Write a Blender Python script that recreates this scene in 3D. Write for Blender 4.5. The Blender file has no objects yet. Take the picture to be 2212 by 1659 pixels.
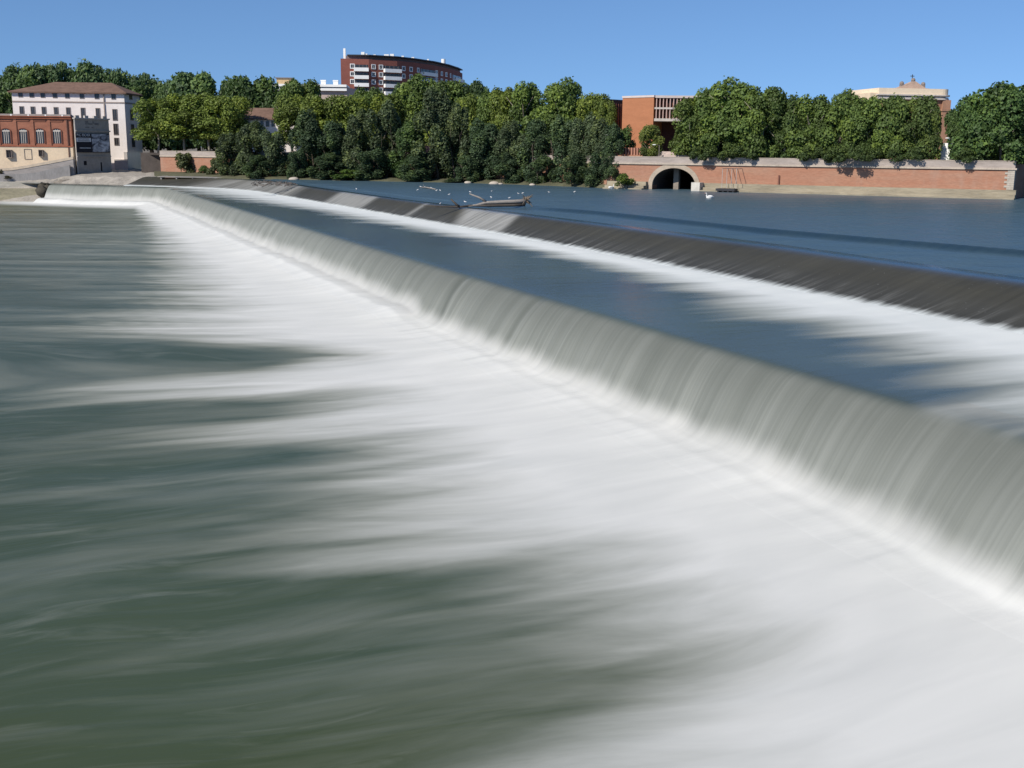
import bpy, math, random
import numpy as np
from mathutils import Vector, Matrix
R = math.radians
scene = bpy.context.scene
COL = scene.collection
random.seed(7)

# ------------------------------------------------------------------ camera
FW, FH, FOC, HOR, ROLL, CH = 2212., 1659., 2400., 322., R(0.5), 8.0
PITCH = math.atan((FH/2-HOR)/FOC)
cam_d = bpy.data.cameras.new('camera'); cam = bpy.data.objects.new('camera', cam_d); COL.objects.link(cam)
cam_d.sensor_width = 36; cam_d.lens = 36*FOC/FW; cam_d.clip_end = 6000; cam_d.clip_start = 0.5
cam.location = (0, 0, CH)
cam.rotation_euler = (Matrix.Rotation(R(90)-PITCH, 3, 'X') @ Matrix.Rotation(ROLL, 3, 'Z')).to_euler()
scene.camera = cam

def ray(px, py):
    u = px-FW/2; v = -(py-FH/2); c, s = math.cos(ROLL), math.sin(ROLL)
    x = u*c-v*s; y = u*s+v*c
    return Vector((x, FOC*math.cos(PITCH)+y*math.sin(PITCH), -FOC*math.sin(PITCH)+y*math.cos(PITCH)))
def at(px, py, z):                     # where the sight line of a photo pixel meets the level z
    d = ray(px, py); t = (z-CH)/d.z
    return Vector((d.x*t, d.y*t, z))
def dep(px, py, Y):                    # the same at a known distance Y
    d = ray(px, py); t = Y/d.y
    return Vector((d.x*t, Y, CH+d.z*t))

# ------------------------------------------------------------------ light
SUN = Vector((-.70, -.70, .80)).normalized()
world = bpy.data.worlds.new('World'); scene.world = world; world.use_nodes = True
wn = world.node_tree.nodes; wl = world.node_tree.links
sky = wn.new('ShaderNodeTexSky'); sky.sky_type = 'NISHITA'; sky.sun_disc = False
sky.sun_elevation = math.asin(SUN.z); sky.sun_rotation = math.atan2(SUN.x, SUN.y)
sky.air_density = 1.0; sky.dust_density = 0.0; sky.ozone_density = 8.0; sky.altitude = 200
tc = wn.new('ShaderNodeTexCoord'); mp = wn.new('ShaderNodeMapping'); mp.inputs['Location'].default_value = (0, 0, .125)   # clear deep-blue air down to the horizon
nm = wn.new('ShaderNodeVectorMath'); nm.operation = 'NORMALIZE'
wl.new(tc.outputs['Generated'], mp.inputs[0]); wl.new(mp.outputs[0], nm.inputs[0]); wl.new(nm.outputs[0], sky.inputs[0])
wl.new(sky.outputs[0], wn['Background'].inputs[0]); wn['Background'].inputs[1].default_value = 0.088
sd = bpy.data.lights.new('sun', 'SUN'); sd.energy = 3.9; sd.angle = R(0.53); sd.color = (1, .93, .82)
so = bpy.data.objects.new('sun', sd); COL.objects.link(so); so.rotation_euler = (-SUN).to_track_quat('-Z', 'Y').to_euler()
vs = scene.view_settings; vs.view_transform = 'Standard'; vs.look = 'None'; vs.exposure = .5; vs.gamma = 1

# ------------------------------------------------------------------ material helpers
class NT:
    def __init__(s, name):
        s.m = bpy.data.materials.new(name); s.m.use_nodes = True
        s.n = s.m.node_tree.nodes; s.l = s.m.node_tree.links
        s.b = s.n['Principled BSDF']; s.out = s.n['Material Output']
        s.b.inputs['Specular IOR Level'].default_value = .3
    def put(s, sock, v):
        if isinstance(v, bpy.types.NodeSocket): s.l.new(v, sock)
        elif isinstance(v, (int, float)) and sock.type == 'RGBA': sock.default_value = (v, v, v, 1)
        elif isinstance(v, (tuple, list)) and sock.type == 'RGBA': sock.default_value = tuple(v)+(1,)*(4-len(v))
        else: sock.default_value = v
    def math(s, op, a, b=0., c=0., clamp=False):
        n = s.n.new('ShaderNodeMath'); n.operation = op; n.use_clamp = clamp
        s.put(n.inputs[0], a); s.put(n.inputs[1], b); s.put(n.inputs[2], c); return n.outputs[0]
    def attr(s, name, vec=False):
        n = s.n.new('ShaderNodeAttribute'); n.attribute_name = name
        return n.outputs['Vector' if vec else 'Fac']
    def coord(s, kind='Object'):
        return s.n.new('ShaderNodeTexCoord').outputs[kind]
    def mapping(s, v, scale=(1, 1, 1), rot=(0, 0, 0), loc=(0, 0, 0)):
        n = s.n.new('ShaderNodeMapping'); s.put(n.inputs[0], v)
        n.inputs['Scale'].default_value = scale; n.inputs['Rotation'].default_value = rot; n.inputs['Location'].default_value = loc
        return n.outputs[0]
    def noise(s, v, scale=1., detail=3., rough=.5, dist=0.):
        n = s.n.new('ShaderNodeTexNoise'); s.put(n.inputs['Vector'], v); n.inputs['Scale'].default_value = scale
        n.inputs['Detail'].default_value = detail; n.inputs['Roughness'].default_value = rough; n.inputs['Distortion'].default_value = dist
        return n.outputs['Fac']
    def ramp(s, f, stops, interp='LINEAR'):
        n = s.n.new('ShaderNodeValToRGB'); s.put(n.inputs[0], f); n.color_ramp.interpolation = interp
        e = n.color_ramp.elements
        while len(e) < len(stops): e.new(.5)
        for q, (p, c) in zip(e, stops):
            q.position = p; q.color = (c, c, c, 1) if isinstance(c, (int, float)) else tuple(c)+(1,)
        return n.outputs[0]
    def remap(s, f, a, b, c=0., d=1., smooth=True):
        n = s.n.new('ShaderNodeMapRange'); n.interpolation_type = 'SMOOTHSTEP' if smooth else 'LINEAR'
        s.put(n.inputs[0], f)
        for i, v in enumerate((a, b, c, d)): s.put(n.inputs[i+1], v)
        return n.outputs[0]
    def mix(s, f, a, b, mode='MIX'):
        n = s.n.new('ShaderNodeMix'); n.data_type = 'RGBA'; n.blend_type = mode
        s.put(n.inputs[0], f); s.put(n.inputs[6], a); s.put(n.inputs[7], b); return n.outputs[2]
    def bump(s, h, strength=.3, dist=.1, normal=None):
        n = s.n.new('ShaderNodeBump'); s.put(n.inputs['Height'], h); s.put(n.inputs['Strength'], strength); n.inputs['Distance'].default_value = dist
        if normal: s.l.new(normal, n.inputs['Normal'])
        return n.outputs[0]
    def set(s, **k):
        for a, v in k.items(): s.put(s.b.inputs[a.replace('_', ' ')], v)
        return s.m

def mat(name, col, rough=.8, var=.25, scale=.6, stretch=(1, 1, 1), spec=.3, metal=0., fine=6., bump=0.):
    t = NT(name); c = t.mapping(t.coord(), stretch)
    n1 = t.noise(c, scale, 5, .6); n2 = t.noise(c, scale*fine, 3, .6)
    f = t.math('ADD', t.math('MULTIPLY', n1, .6), t.math('MULTIPLY', n2, .4))
    f = t.remap(f, .32, .68, 1-var, 1+var, False)
    t.set(Base_Color=t.mix(1., tuple(col), f, 'MULTIPLY'), Roughness=rough, Specular_IOR_Level=spec, Metallic=metal)
    if bump: t.set(Normal=t.bump(n2, bump, .1))
    return t.m

# ------------------------------------------------------------------ mesh helpers
class MB:
    def __init__(s): s.v = []; s.f = []
    def quad(s, *p):
        b = len(s.v); s.v += [tuple(q) for q in p]; s.f.append(tuple(range(b, b+len(p))))
    def hexa(s, p):                      # eight corners, bottom four then top four (counter-clockwise from above)
        b = len(s.v); s.v += [tuple(q) for q in p]
        s.f += [tuple(b+i for i in q) for q in ((3,2,1,0),(4,5,6,7),(0,1,5,4),(1,2,6,5),(2,3,7,6),(3,0,4,7))]
    def box(s, x0, x1, y0, y1, z0, z1):
        s.hexa([(x0,y0,z0),(x1,y0,z0),(x1,y1,z0),(x0,y1,z0),(x0,y0,z1),(x1,y0,z1),(x1,y1,z1),(x0,y1,z1)])
    def prism(s, poly, z0, z1):
        n = len(poly); b = len(s.v)
        s.v += [(p[0],p[1],z0) for p in poly]+[(p[0],p[1],z1) for p in poly]
        s.f.append(tuple(b+i for i in reversed(range(n)))); s.f.append(tuple(b+n+i for i in range(n)))
        for i in range(n): j = (i+1) % n; s.f.append((b+i,b+j,b+n+j,b+n+i))
    def tube(s, pts, rad, seg=7, cap=True):
        pts = [Vector(p) for p in pts]; rings = []
        for i, p in enumerate(pts):
            d = (pts[min(i+1, len(pts)-1)]-pts[max(i-1, 0)]).normalized()
            x = d.orthogonal().normalized() if abs(d.z) < .95 else (Vector((1,0,0))-d*d.x).normalized()
            if abs(d.z) < .95: x = d.cross(Vector((0,0,1))).normalized()
            y = d.cross(x); r = rad[i] if hasattr(rad, '__len__') else rad
            b = len(s.v); rings.append(b)
            s.v += [tuple(p+x*(math.cos(k*2*math.pi/seg)*r)+y*(math.sin(k*2*math.pi/seg)*r)) for k in range(seg)]
        for a, b in zip(rings, rings[1:]):
            for k in range(seg): j = (k+1) % seg; s.f.append((a+k,a+j,b+j,b+k))
        if cap: s.f.append(tuple(rings[0]+k for k in reversed(range(seg)))); s.f.append(tuple(rings[-1]+k for k in range(seg)))
    def ball(s, c, r, nu=8, nv=6):
        c = Vector(c); b = len(s.v)
        for i in range(nv+1):
            t = math.pi*i/nv
            for k in range(nu):
                a = 2*math.pi*k/nu
                s.v.append((c.x+r[0]*math.sin(t)*math.cos(a), c.y+r[1]*math.sin(t)*math.sin(a), c.z+r[2]*math.cos(t)))
        for i in range(nv):
            for k in range(nu): j = (k+1) % nu; s.f.append((b+i*nu+k, b+(i+1)*nu+k, b+(i+1)*nu+j, b+i*nu+j))
    def build(s, name, m, parent=None, smooth=False):
        o0 = Vector(parent_loc(parent)) if parent else Vector((0, 0, 0))
        me = bpy.data.meshes.new(name); me.from_pydata([tuple(Vector(v)-o0) for v in s.v], [], s.f); me.validate(); me.update()
        if smooth: me.shade_smooth()
        return link(name, me, m, parent)
def parent_loc(o):
    p = Vector((0, 0, 0))
    while o: p += o.location; o = o.parent
    return p
def link(name, me, m, parent=None):
    if m and not me.materials: me.materials.append(m)
    o = bpy.data.objects.new(name, me); COL.objects.link(o)
    if parent: o.parent = parent
    return o
def thing(name, loc, label, cat, group=None):
    o = bpy.data.objects.new(name, None); COL.objects.link(o); o.location = loc; o.empty_display_size = .5
    return tag(o, label, cat, group)
def tag(o, label, cat, group=None):
    o['label'] = label; o['category'] = cat
    if group: o['group'] = group
    return o
def struct(o, kind='structure'): o['kind'] = kind; return o

def grid(name, pts, m, attrs=None, kind='structure'):
    """pts: (nu, nv, 3) array; attrs: name -> (nu,nv) or (nu,nv,3)"""
    nu, nv = pts.shape[:2]
    idx = np.arange(nu*nv).reshape(nu, nv)
    f = np.stack([idx[:-1,:-1], idx[1:,:-1], idx[1:,1:], idx[:-1,1:]], -1).reshape(-1, 4)
    me = bpy.data.meshes.new(name); me.from_pydata(pts.reshape(-1, 3).tolist(), [], f.tolist()); me.update()
    for k, v in (attrs or {}).items():
        if v.ndim == 3:
            a = me.attributes.new(k, 'FLOAT_VECTOR', 'POINT'); a.data.foreach_set('vector', v.reshape(-1).astype(np.float32))
        else:
            a = me.attributes.new(k, 'FLOAT', 'POINT'); a.data.foreach_set('value', v.reshape(-1).astype(np.float32))
    me.shade_smooth()
    return struct(link(name, me, m), kind)

class Facade:
    """vertical plane through two ground points; u runs along it, d is outward"""
    def __init__(s, p, q):
        s.o = Vector((p[0], p[1], 0)); s.t = Vector((q[0]-p[0], q[1]-p[1], 0)); s.len = s.t.length; s.t.normalize()
        s.n = Vector((s.t.y, -s.t.x, 0))
    def hit(s, px, py):
        d = ray(px, py); o = Vector((0, 0, CH)); k = (s.o-o).dot(s.n)/d.dot(s.n); p = o+d*k
        return (p-s.o).dot(s.t), p.z
    def u(s, px, py=HOR): return s.hit(px, py)[0]
    def z(s, px, py): return s.hit(px, py)[1]
    def P(s, u, z, d=0.): return s.o+s.t*u+s.n*d+Vector((0, 0, z))
    def box(s, m, u0, u1, z0, z1, d0, d1):
        P = s.P
        m.hexa([P(u0,z0,d1),P(u1,z0,d1),P(u1,z0,d0),P(u0,z0,d0),P(u0,z1,d1),P(u1,z1,d1),P(u1,z1,d0),P(u0,z1,d0)])
    def ring(s, m, u0, u1, z0, z1, w, d0, d1):
        s.box(m,u0,u0+w,z0,z1,d0,d1); s.box(m,u1-w,u1,z0,z1,d0,d1); s.box(m,u0+w,u1-w,z0,z0+w,d0,d1); s.box(m,u0+w,u1-w,z1-w,z1,d0,d1)
    def window(s, parent, u0, u1, z0, z1, fm, pm, w=.12, d=.14, bars=1, base=0.):
        m = MB(); s.ring(m,u0,u1,z0,z1,w,base,base+d)
        for k in range(bars): c = u0+(u1-u0)*(k+1)/(bars+1); s.box(m,c-.03,c+.03,z0+w,z1-w,base+.012,base+d*.6)
        o = m.build('window', fm, parent)
        g = MB(); s.box(g,u0+w*.98,u1-w*.98,z0+w*.98,z1-w*.98,base-.05,base+.01); g.build('pane', pm, o)
        return o

# ------------------------------------------------------------------ the river: one frame along the weir (a) and along the flow (b)
zA, zB, zC = 0., -2.3, -7.0
O = np.array([19.0, 39.93]); EA = np.array([-.39887, .91701]); EN = np.array([-.91701, -.39887])
def W(a, b): a = np.asarray(a); b = np.asarray(b); return O+a[..., None]*EA+b[..., None]*EN
def sm(x, a, b): t = np.clip((x-a)/(b-a), 0, 1); return t*t*(3-2*t)
def wob(x, seed, n=5, base=1.):
    r = np.random.RandomState(seed); y = np.zeros_like(x, dtype=float); amp = 0
    for i in range(n):
        k = base*1.9**i; w = .72**i; y += w*np.sin(x*k+r.rand()*6.28+1.3*np.sin(x*k*.37+r.rand()*6)); amp += w
    return y/amp
def fold(a, b): return a-.38*sm(a, 40, 62)*b      # the flow bends away from the square in the far half

def foam_color(t, flow):
    s1 = t.noise(t.mapping(flow, (.6, .085, 1)), 1., 4, .55, .8)
    s2 = t.noise(t.mapping(flow, (.15, .075, 1)), 1., 4, .55, .9)
    return t.math('ADD', t.math('MULTIPLY', s1, .45), t.math('MULTIPLY', s2, .55))

def water_shader(t, deep, flow, rough=.12, bumpk=.25, ripple=(.9, .16), damp=None):
    """fill in the Principled node as moving river water; returns the ripple normal"""
    h1 = t.noise(t.mapping(flow, (ripple[0], ripple[1], 1)), 1., 4, .55, .4)
    h2 = t.noise(t.mapping(flow, (ripple[0]*.22, ripple[1]*.3, 1)), 1., 2, .5, .3)
    h = t.math('ADD', t.math('MULTIPLY', h1, .5), h2)
    nrm = t.bump(h, bumpk if damp is None else t.math('MULTIPLY', bumpk, t.math('SUBTRACT', 1.08, damp, clamp=True)), .5)
    t.set(Base_Color=deep, Roughness=rough, IOR=1.33, Specular_IOR_Level=.5, Normal=nrm)
    return h1, nrm

def lerp_foam(t, foam, deep, flow, lo, hi):
    br = foam_color(t, flow)
    white = t.ramp(br, [(.25, lo), (.50, tuple((l+h)/2 for l, h in zip(lo, hi))), (.75, hi)])
    return t.mix(foam, deep, white)

def river_mat(name, deep, far_deep, foam_lo, foam_hi, streaks, rough, bumpk, curtain=None, spec=.5):
    t = NT(name); flow = t.attr('flow', True); f0 = t.attr('foam')
    w = t.noise(t.mapping(flow, (.30, .062, 1)), 1., 5, .55, .9)
    w2 = t.noise(t.mapping(flow, (.95, .15, 1)), 1., 4, .55, .9)
    wv = t.math('ADD', t.math('MULTIPLY', w, .8), t.math('MULTIPLY', w2, .2))
    e = t.math('MULTIPLY', t.math('SUBTRACT', wv, .5), t.math('ADD', t.math('MULTIPLY', t.math('MULTIPLY', f0, t.math('SUBTRACT', 1., f0)), 2.9), streaks))
    foam = t.remap(t.math('ADD', f0, e), .03, .93, smooth=False)
    if streaks > .15:                  # thin threads of foam drifting on the open water
        th = t.noise(t.mapping(flow, (.8, .15, 1), (0, 0, .10)), 1., 5, .62, .9)
        foam = t.math('MAXIMUM', foam, t.remap(th, .46, .82, 0, .13))
    murk = t.noise(t.mapping(flow, (.05, .03, 1)), 1., 3, .5)
    base = t.mix(t.remap(murk, .35, .65), deep, far_deep)
    water_shader(t, base, flow, rough, bumpk, damp=foam)
    colr = lerp_foam(t, foam, base, flow, foam_lo, foam_hi)
    ro = t.remap(foam, 0, .5, rough, .75); sp = t.remap(foam, 0, .6, spec, .08)
    if curtain:
        fall = t.attr('fall'); foot = t.attr('foot'); thin = t.attr('thin')
        c1 = t.noise(t.mapping(flow, (2.6, .05, 1)), 1., 4, .65, .25)
        c2 = t.noise(t.mapping(flow, (.42, .03, 1)), 1., 3, .55, .25)
        c3 = t.noise(t.mapping(flow, (9., .12, 1)), 1., 2, .5, .2)
        s = t.math('ADD', t.math('ADD', t.math('MULTIPLY', c1, .36), t.math('MULTIPLY', c2, .48)), t.math('MULTIPLY', c3, .16))
        s = t.math('SUBTRACT', s, thin)
        cc = t.ramp(s, [(.28, curtain[0]), (.50, curtain[1]), (.70, curtain[2])])
        cc = t.mix(t.remap(t.attr('air'), 0, 1), t.mix(.5, cc, (.060, .066, .058)), cc)      # clear at the lip, white with air as it falls
        cc = t.mix(t.remap(t.math('ADD', foot, t.math('MULTIPLY', t.math('SUBTRACT', s, .5), .5)), .02, 1.0), cc, t.mix(t.attr('undimmed'), lerp_foam(t, 1., base, flow, tuple(v*.66 for v in foam_lo), tuple(v*.70 for v in foam_hi)), lerp_foam(t, 1., base, flow, foam_lo, foam_hi)))  # foam colour dimmed where the steep foot catches strong sun, full on the flat
        colr = t.mix(fall, colr, cc)
        ro = t.mix(fall, ro, .55); sp = t.mix(fall, sp, .16)
    t.set(Base_Color=colr, Roughness=ro, Specular_IOR_Level=sp)
    return t.m

FOAM_LO, FOAM_HI = (.50, .51, .49), (.65, .65, .62)
M_lower = river_mat('downstream_water', (.047, .063, .028), (.052, .074, .046), FOAM_LO, FOAM_HI, .22, .32, .20, spec=.20)
M_mid = river_mat('middle_water', (.050, .066, .060), (.060, .080, .066), (.53, .56, .55), (.64, .66, .64), .10, .24, .18, spec=.30)
M_curt = river_mat('falling_water', (.050, .066, .060), (.060, .080, .066), FOAM_LO, FOAM_HI, .10, .24, .18, spec=.30,
                   curtain=((.125, .135, .120), (.185, .196, .178), (.265, .277, .255)))

def mound(a, b):          # heap of foam thrown up at the foot
    return (.50+.16*wob(a, 5, 4, .12)+.13*wob(a, 6, 4, .7)+.5*sm(a, 60, 66)-.3*(1-sm(a, 0, 18))-.2*np.exp(-((a-57)/3.5)**2))*np.exp(-np.clip(b-4.2, 0, None)/3.2)
LC = np.array([(-60,40),(-20,34),(-11,32),(-6.5,27),(-4.5,22),(-2.4,18),(-.6,16.5),(1.5,18),(4,21),(5.6,18.5),(7.5,19.5),(10,23),(13,24),(17,22.5),(20,22),(22.5,21),(24.5,18),(26.5,20),(29,26),(31.5,27),(33,19),(35,17),(37.5,21),(40,30),(43,31),(45.5,19),(47.5,12),(50,15),(53,27),(57,29),(63,28),(70,24),(80,21),(105,19),(129,17),(176,13.5),(257,9),(330,9)], float)
def foamC(a, b):
    ap = fold(a, b)+1.3*wob(b, 23, 3, .16)*sm(b, 7, 16)
    L = np.interp(ap, LC[:,0], LC[:,1])*(1+.16*wob(ap, 11, 5, .55))
    x = (b-6.6)/np.maximum(L-6.6, 3)
    f = 1-sm(x, .08, 1.5)
    f = np.maximum(f, .22*(1-sm(x, 1.0, 2.6))*(1-sm(a, -2, -14)*0)*(.5+.5*wob(ap, 21, 4, .4)))
    return np.maximum(f, .24*(1-sm(b, 9, 75))*sm(a, 55, 120)*(.7+.5*wob(ap, 77, 5, .5)))
# lower pool
aa = np.concatenate([np.arange(-60, -12, 1.5), np.arange(-12, 64, .4), np.arange(64, 130, .9), np.arange(130, 345, 2.2)])
bb = np.concatenate([np.arange(5.9, 40, .55), np.geomspace(40, 420, 46)])
A, B = np.meshgrid(aa, bb, indexing='ij')
xy = W(A, B); fo = foamC(A, B)
# foam below the far end section, which crosses the river's line
ES, EE = np.array([-88.16, 286.29]), np.array([-124.2, 302.7])
ed = (EE-ES)/np.linalg.norm(EE-ES); en = np.array([ed[1], -ed[0]]); en = en if en[1] < 0 else -en
rel = xy-ES; eu = rel@ed; ev = rel@en
fe = (1-sm(ev, 5, 24))*sm(eu, -14, -2)*(1-sm(eu, 38, 60)*.5)
fo = np.maximum(fo, fe)
z = zC+mound(A, B)*1.0+.02*wob(A, 3, 4, .5)*sm(B, 7, 10)
wander = (1.1*wob(B, 55, 3, .11)+.8*wob(B*.13+A*.09, 56, 3, .9)+.7*wob(A*.25-B*.05, 57, 2, .8))*sm(B, 7, 18)
grid('downstream_water', np.dstack([xy, z]), M_lower, {'flow': np.dstack([fold(A, B)+wander, B, 0*A]), 'foam': fo})

# main weir: curtain of water over a concrete body
prof = np.array([(-2.5,zB),(-1.6,zB-.003),(-.8,zB-.02),(-.3,zB-.07),(.1,zB-.2),(.5,zB-.5),(.95,zB-1.05),(1.4,zB-1.75),(1.8,zB-2.5),(2.15,zB-3.2),(2.5,zB-3.8),(2.95,zB-4.2),(3.7,zB-4.4),(4.8,zB-4.5),(6.5,zB-4.62)])
tt = np.linspace(0, len(prof)-1, 70)
pb = np.interp(tt, np.arange(len(prof)), prof[:,0]); pz = np.interp(tt, np.arange(len(prof)), prof[:,1])
for _ in range(3): pb[1:-1] = (pb[:-2]+2*pb[1:-1]+pb[2:])/4; pz[1:-1] = (pz[:-2]+2*pz[1:-1]+pz[2:])/4
ca = np.concatenate([np.arange(-60, -12, 1.), np.arange(-12, 66, .33), np.arange(66, 268.6, 1.)])
n1 = len(ca); endlen = np.linalg.norm(EE-ES); ce = np.arange(0, endlen+.6, .8)
line = np.vstack([W(ca, 0*ca), ES+ce[:,None]*ed]); nor = np.vstack([np.tile(EN, (n1,1)), np.tile(en, (len(ce),1))])
ccd = np.concatenate([ca, 268.66+ce])
for _ in range(10):
    nor[1:-1] = (nor[:-2]+2*nor[1:-1]+nor[2:])/4
    k = slice(n1-12, n1+14); l2 = line.copy(); l2[1:-1] = (line[:-2]+2*line[1:-1]+line[2:])/4; line[k] = l2[k]
nor /= np.linalg.norm(nor, axis=1)[:,None]
CA = np.repeat(ccd[:,None], len(pb), 1); CB = np.repeat(pb[None], len(ccd), 0)
mo = mound(CA, CB)
Z0 = np.repeat(pz[None], len(ccd), 0)
Zm = zC+mound(CA, np.maximum(CB, 4.2))
blend = sm(CB, 2.3, 4.3)
k_ = .20; ZZ = np.where(CB < 1., Z0, k_*np.logaddexp((Z0-.5*np.clip(CB-3, 0, 9))/k_, (Zm-3*(1-sm(CB, .6, 1.6)))/k_))      # the sheet runs into the heap of foam
ZZ -= .05*sm(CB, 5.8, 6.5)
ZZ -= .55*sm(CB, 4.6, 6.5)*sm(CA, 268, 276)
ZZ += (.05*wob(CA, 31, 5, .9)+.03*wob(CA, 32, 4, 4.))*sm(CB, 0, 2.5)*(1-blend)
crestdip = .10*np.exp(-((CA-57.2)/.8)**2)+.08*np.exp(-((CA-42.6)/.7)**2)
XY = line[:,None,:]+nor[:,None,:]*CB[...,None]
XY += (nor[:,None,:]*((.16*wob(CA, 41, 5, .5)+.35*np.exp(-((CA-44)/5)**2))*sm(CB, .3, 2.5)*(1-blend)+.8*(1-sm(CA, -6, 15))*sm(CB, .3, 2.5)*(1-sm(CB, 2.6, 6.5)))[...,None])
thin = (.26*np.exp(-((CA-57.6)/.55)**2)-.14*np.exp(-((CA-56.6)/.4)**2)+.15*np.exp(-((CA-43.2)/.5)**2)-.12*np.exp(-((CA-42.4)/.35)**2))*sm(CB, -.5, .6)
fall = sm(CB, -.55, .45)
foot = 1-sm(ZZ-Zm, -.25, 1.75+.35*wob(CA, 47, 4, .5)+.5*sm(CA, 45, 110))+.10*sm(CA, 60, 200)*sm(CB, .4, 2.)
LB = np.array([(-60,26),(-10,22),(0,17.5),(5,15.5),(8,14),(15,12.5),(20,8.5),(25,9.8),(34,10.5),(38,7),(44,6.5),(50,7.2),(58,5),(66,5.2),(80,5),(96,6),(119,7.5),(150,8),(190,13),(225,17),(260,18),(330,18)], float)
def foamB(a, b):
    ap = fold(a, b+19.5); L = np.interp(ap, LB[:,0], LB[:,1])*(1+.28*wob(ap, 61, 5, .5))
    x = (b+19.2)/np.maximum(L, 2)
    return np.clip(1.05*(1-sm(x, .10, 1.45)), 0, 1)
curt_attr = {'flow': np.dstack([np.where(CA < 268.7, fold(CA, CB), CA), CB+.0, 0*CA]), 'foam': foamB(CA, CB)*(CA < 268), 'fall': fall, 'foot': foot, 'thin': thin, 'undimmed': sm(CB, 2.1, 3.9), 'air': np.clip(sm(CB, -.1, 3.2)+.55*sm(CA, 55, 130), 0, 1)}
M_conc = mat('weir_concrete', (.16, .15, .13), .8, .3)
weir = thing('weir', (float(W(100,0)[0]), float(W(100,0)[1]), zC-1), 'long straight lower weir with a pale curtain of water falling over it', 'weir')
body = MB()
k0 = [i for i in range(0, len(line), 6)]+[len(line)-1]
for i, j in zip(k0, k0[1:]):
    p, q, n, n2 = line[i], line[j], nor[i], nor[j]
    bot = zC-1.2; f = lambda P, N, b, zz: (P[0]+N[0]*b, P[1]+N[1]*b, zz)
    body.quad(f(p,n,-2,zB-.4), f(q,n2,-2,zB-.4), f(q,n2,0,zB-.5), f(p,n,0,zB-.5)); body.quad(f(p,n,0,zB-.5), f(q,n2,0,zB-.5), f(q,n2,3.2,bot), f(p,n,3.2,bot))
    body.quad(f(q,n2,-2,bot), f(q,n2,-2,zB-.4), f(p,n,-2,zB-.4), f(p,n,-2,bot))
body.build('weir_body', M_conc, weir)
curt = grid('water_curtain', np.dstack([XY, ZZ-crestdip*sm(CB,-.6,.2)*(1-sm(CB,.5,1.5))]), M_curt, curt_attr)
del curt['kind']; curt.parent = weir; curt.data.transform(Matrix.Translation(-Vector(weir.location)))
# middle pool
aB = np.concatenate([np.arange(-60, -12, 1.5), np.arange(-12, 110, .6), np.arange(110, 330, 2.)])
tB = np.linspace(0, 1, 60)
bmax = np.where(aB < 268.7, -2.5, -2.5+(aB-268.7)*.905); bmin = -23.5+0*aB
A, T = np.meshgrid(aB, tB, indexing='ij'); B = bmax[:,None]*(1-T)+bmin[:,None]*T
xy = W(A, B); z = zB+.10*np.exp(-((B+19.0)/1.6)**2)*(1+.5*wob(A, 71, 4, .6))
grid('middle_water', np.dstack([xy, z]), M_mid, {'flow': np.dstack([fold(A, B), B, 0*A]), 'foam': foamB(A, B)})

# upper weir: long dark wet slope
UC = np.array([(-60,-25.6),(23,-25.6),(53,-26.2),(81,-25.2),(105,-24.3),(147,-22.2),(209,-21.5),(240,-21.5),(262,-18),(280,-8),(291,3)], float)
UF = np.array([(-60,-18.9),(17,-18.9),(43,-19.2),(71,-19.8),(95,-19.8),(146,-18.6),(206,-17.2),(236,-16.5),(255,-12.5),(273,-1),(284,9)], float)
def resample(P, n):
    s = np.r_[0, np.cumsum(np.linalg.norm(np.diff(P, axis=0), axis=1))]; q = np.linspace(0, s[-1], n)
    X = np.c_[np.interp(q, s, P[:,0]), np.interp(q, s, P[:,1])]
    for _ in range(8): X[1:-1] = (X[:-2]+2*X[1:-1]+X[2:])/4
    return X
nU = 520; C_ = resample(UC, nU); F_ = resample(UF, nU); v = np.linspace(-.35, 1.12, 46)
prU = np.array([(-.35,zA-.155),(-.15,zA-.16),(0,zA-.22),(.12,zA-.36),(.3,zA-.72),(.55,zA-1.32),(.8,zA-1.86),(1.,zA-2.22),(1.12,zA-2.45)])
zU = np.interp(v, prU[:,0], prU[:,1])
for _ in range(2): zU[1:-1] = (zU[:-2]+2*zU[1:-1]+zU[2:])/4
AB = C_[:,None,:]*(1-v[None,:,None])+F_[:,None,:]*v[None,:,None]
A, V = AB[...,0], np.repeat(v[None], nU, 0)
xy = W(AB[...,0], AB[...,1]); z = np.repeat(zU[None], nU, 0)+.04*wob(A, 81, 5, .4)*sm(V, 0, .4)
AS = A
chute = (sm(AS+10*V*.4, 100.5, 103)*(1-sm(AS+6*V, 116, 121))*.95)+sm(AS, 154, 158)*(1-sm(AS, 176, 182))*.8+np.exp(-((AS-133)/.9)**2)*.7+sm(AS, 200, 216)*.85*(1-sm(AS, 262, 274))*(.75+.35*wob(AS, 88, 4, .35))
t = NT('wet_weir_slope'); flow = t.attr('flow', True); ch = t.attr('chute'); vv = t.attr('v')
n1_ = t.noise(t.mapping(flow, (1.1, .10, 1)), 1., 5, .65, .3); n2_ = t.noise(t.mapping(flow, (.08, .25, 1)), 1., 3, .5, .4); n3_ = t.noise(t.mapping(flow, (5, 5, 1)), 1., 2, .5)
dk = t.mix(t.remap(vv, .25, .75), (.045, .043, .033), (.046, .045, .038))
dk = t.mix(1., dk, t.remap(t.math('ADD', t.math('MULTIPLY', n1_, .6), t.math('MULTIPLY', n2_, .4)), .3, .7, .75, 1.3, False), 'MULTIPLY')
low = t.math('MULTIPLY', t.remap(n1_, .46, .72), t.remap(vv, .45, .95)); dk = t.mix(t.math('MULTIPLY', low, .55), dk, (.19, .19, .182))
dk = t.mix(t.remap(n3_, .735, .77, 0, .7), dk, (.4, .4, .4))
lt = t.mix(n1_, (.17, .17, .16), (.34, .34, .32))
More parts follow.
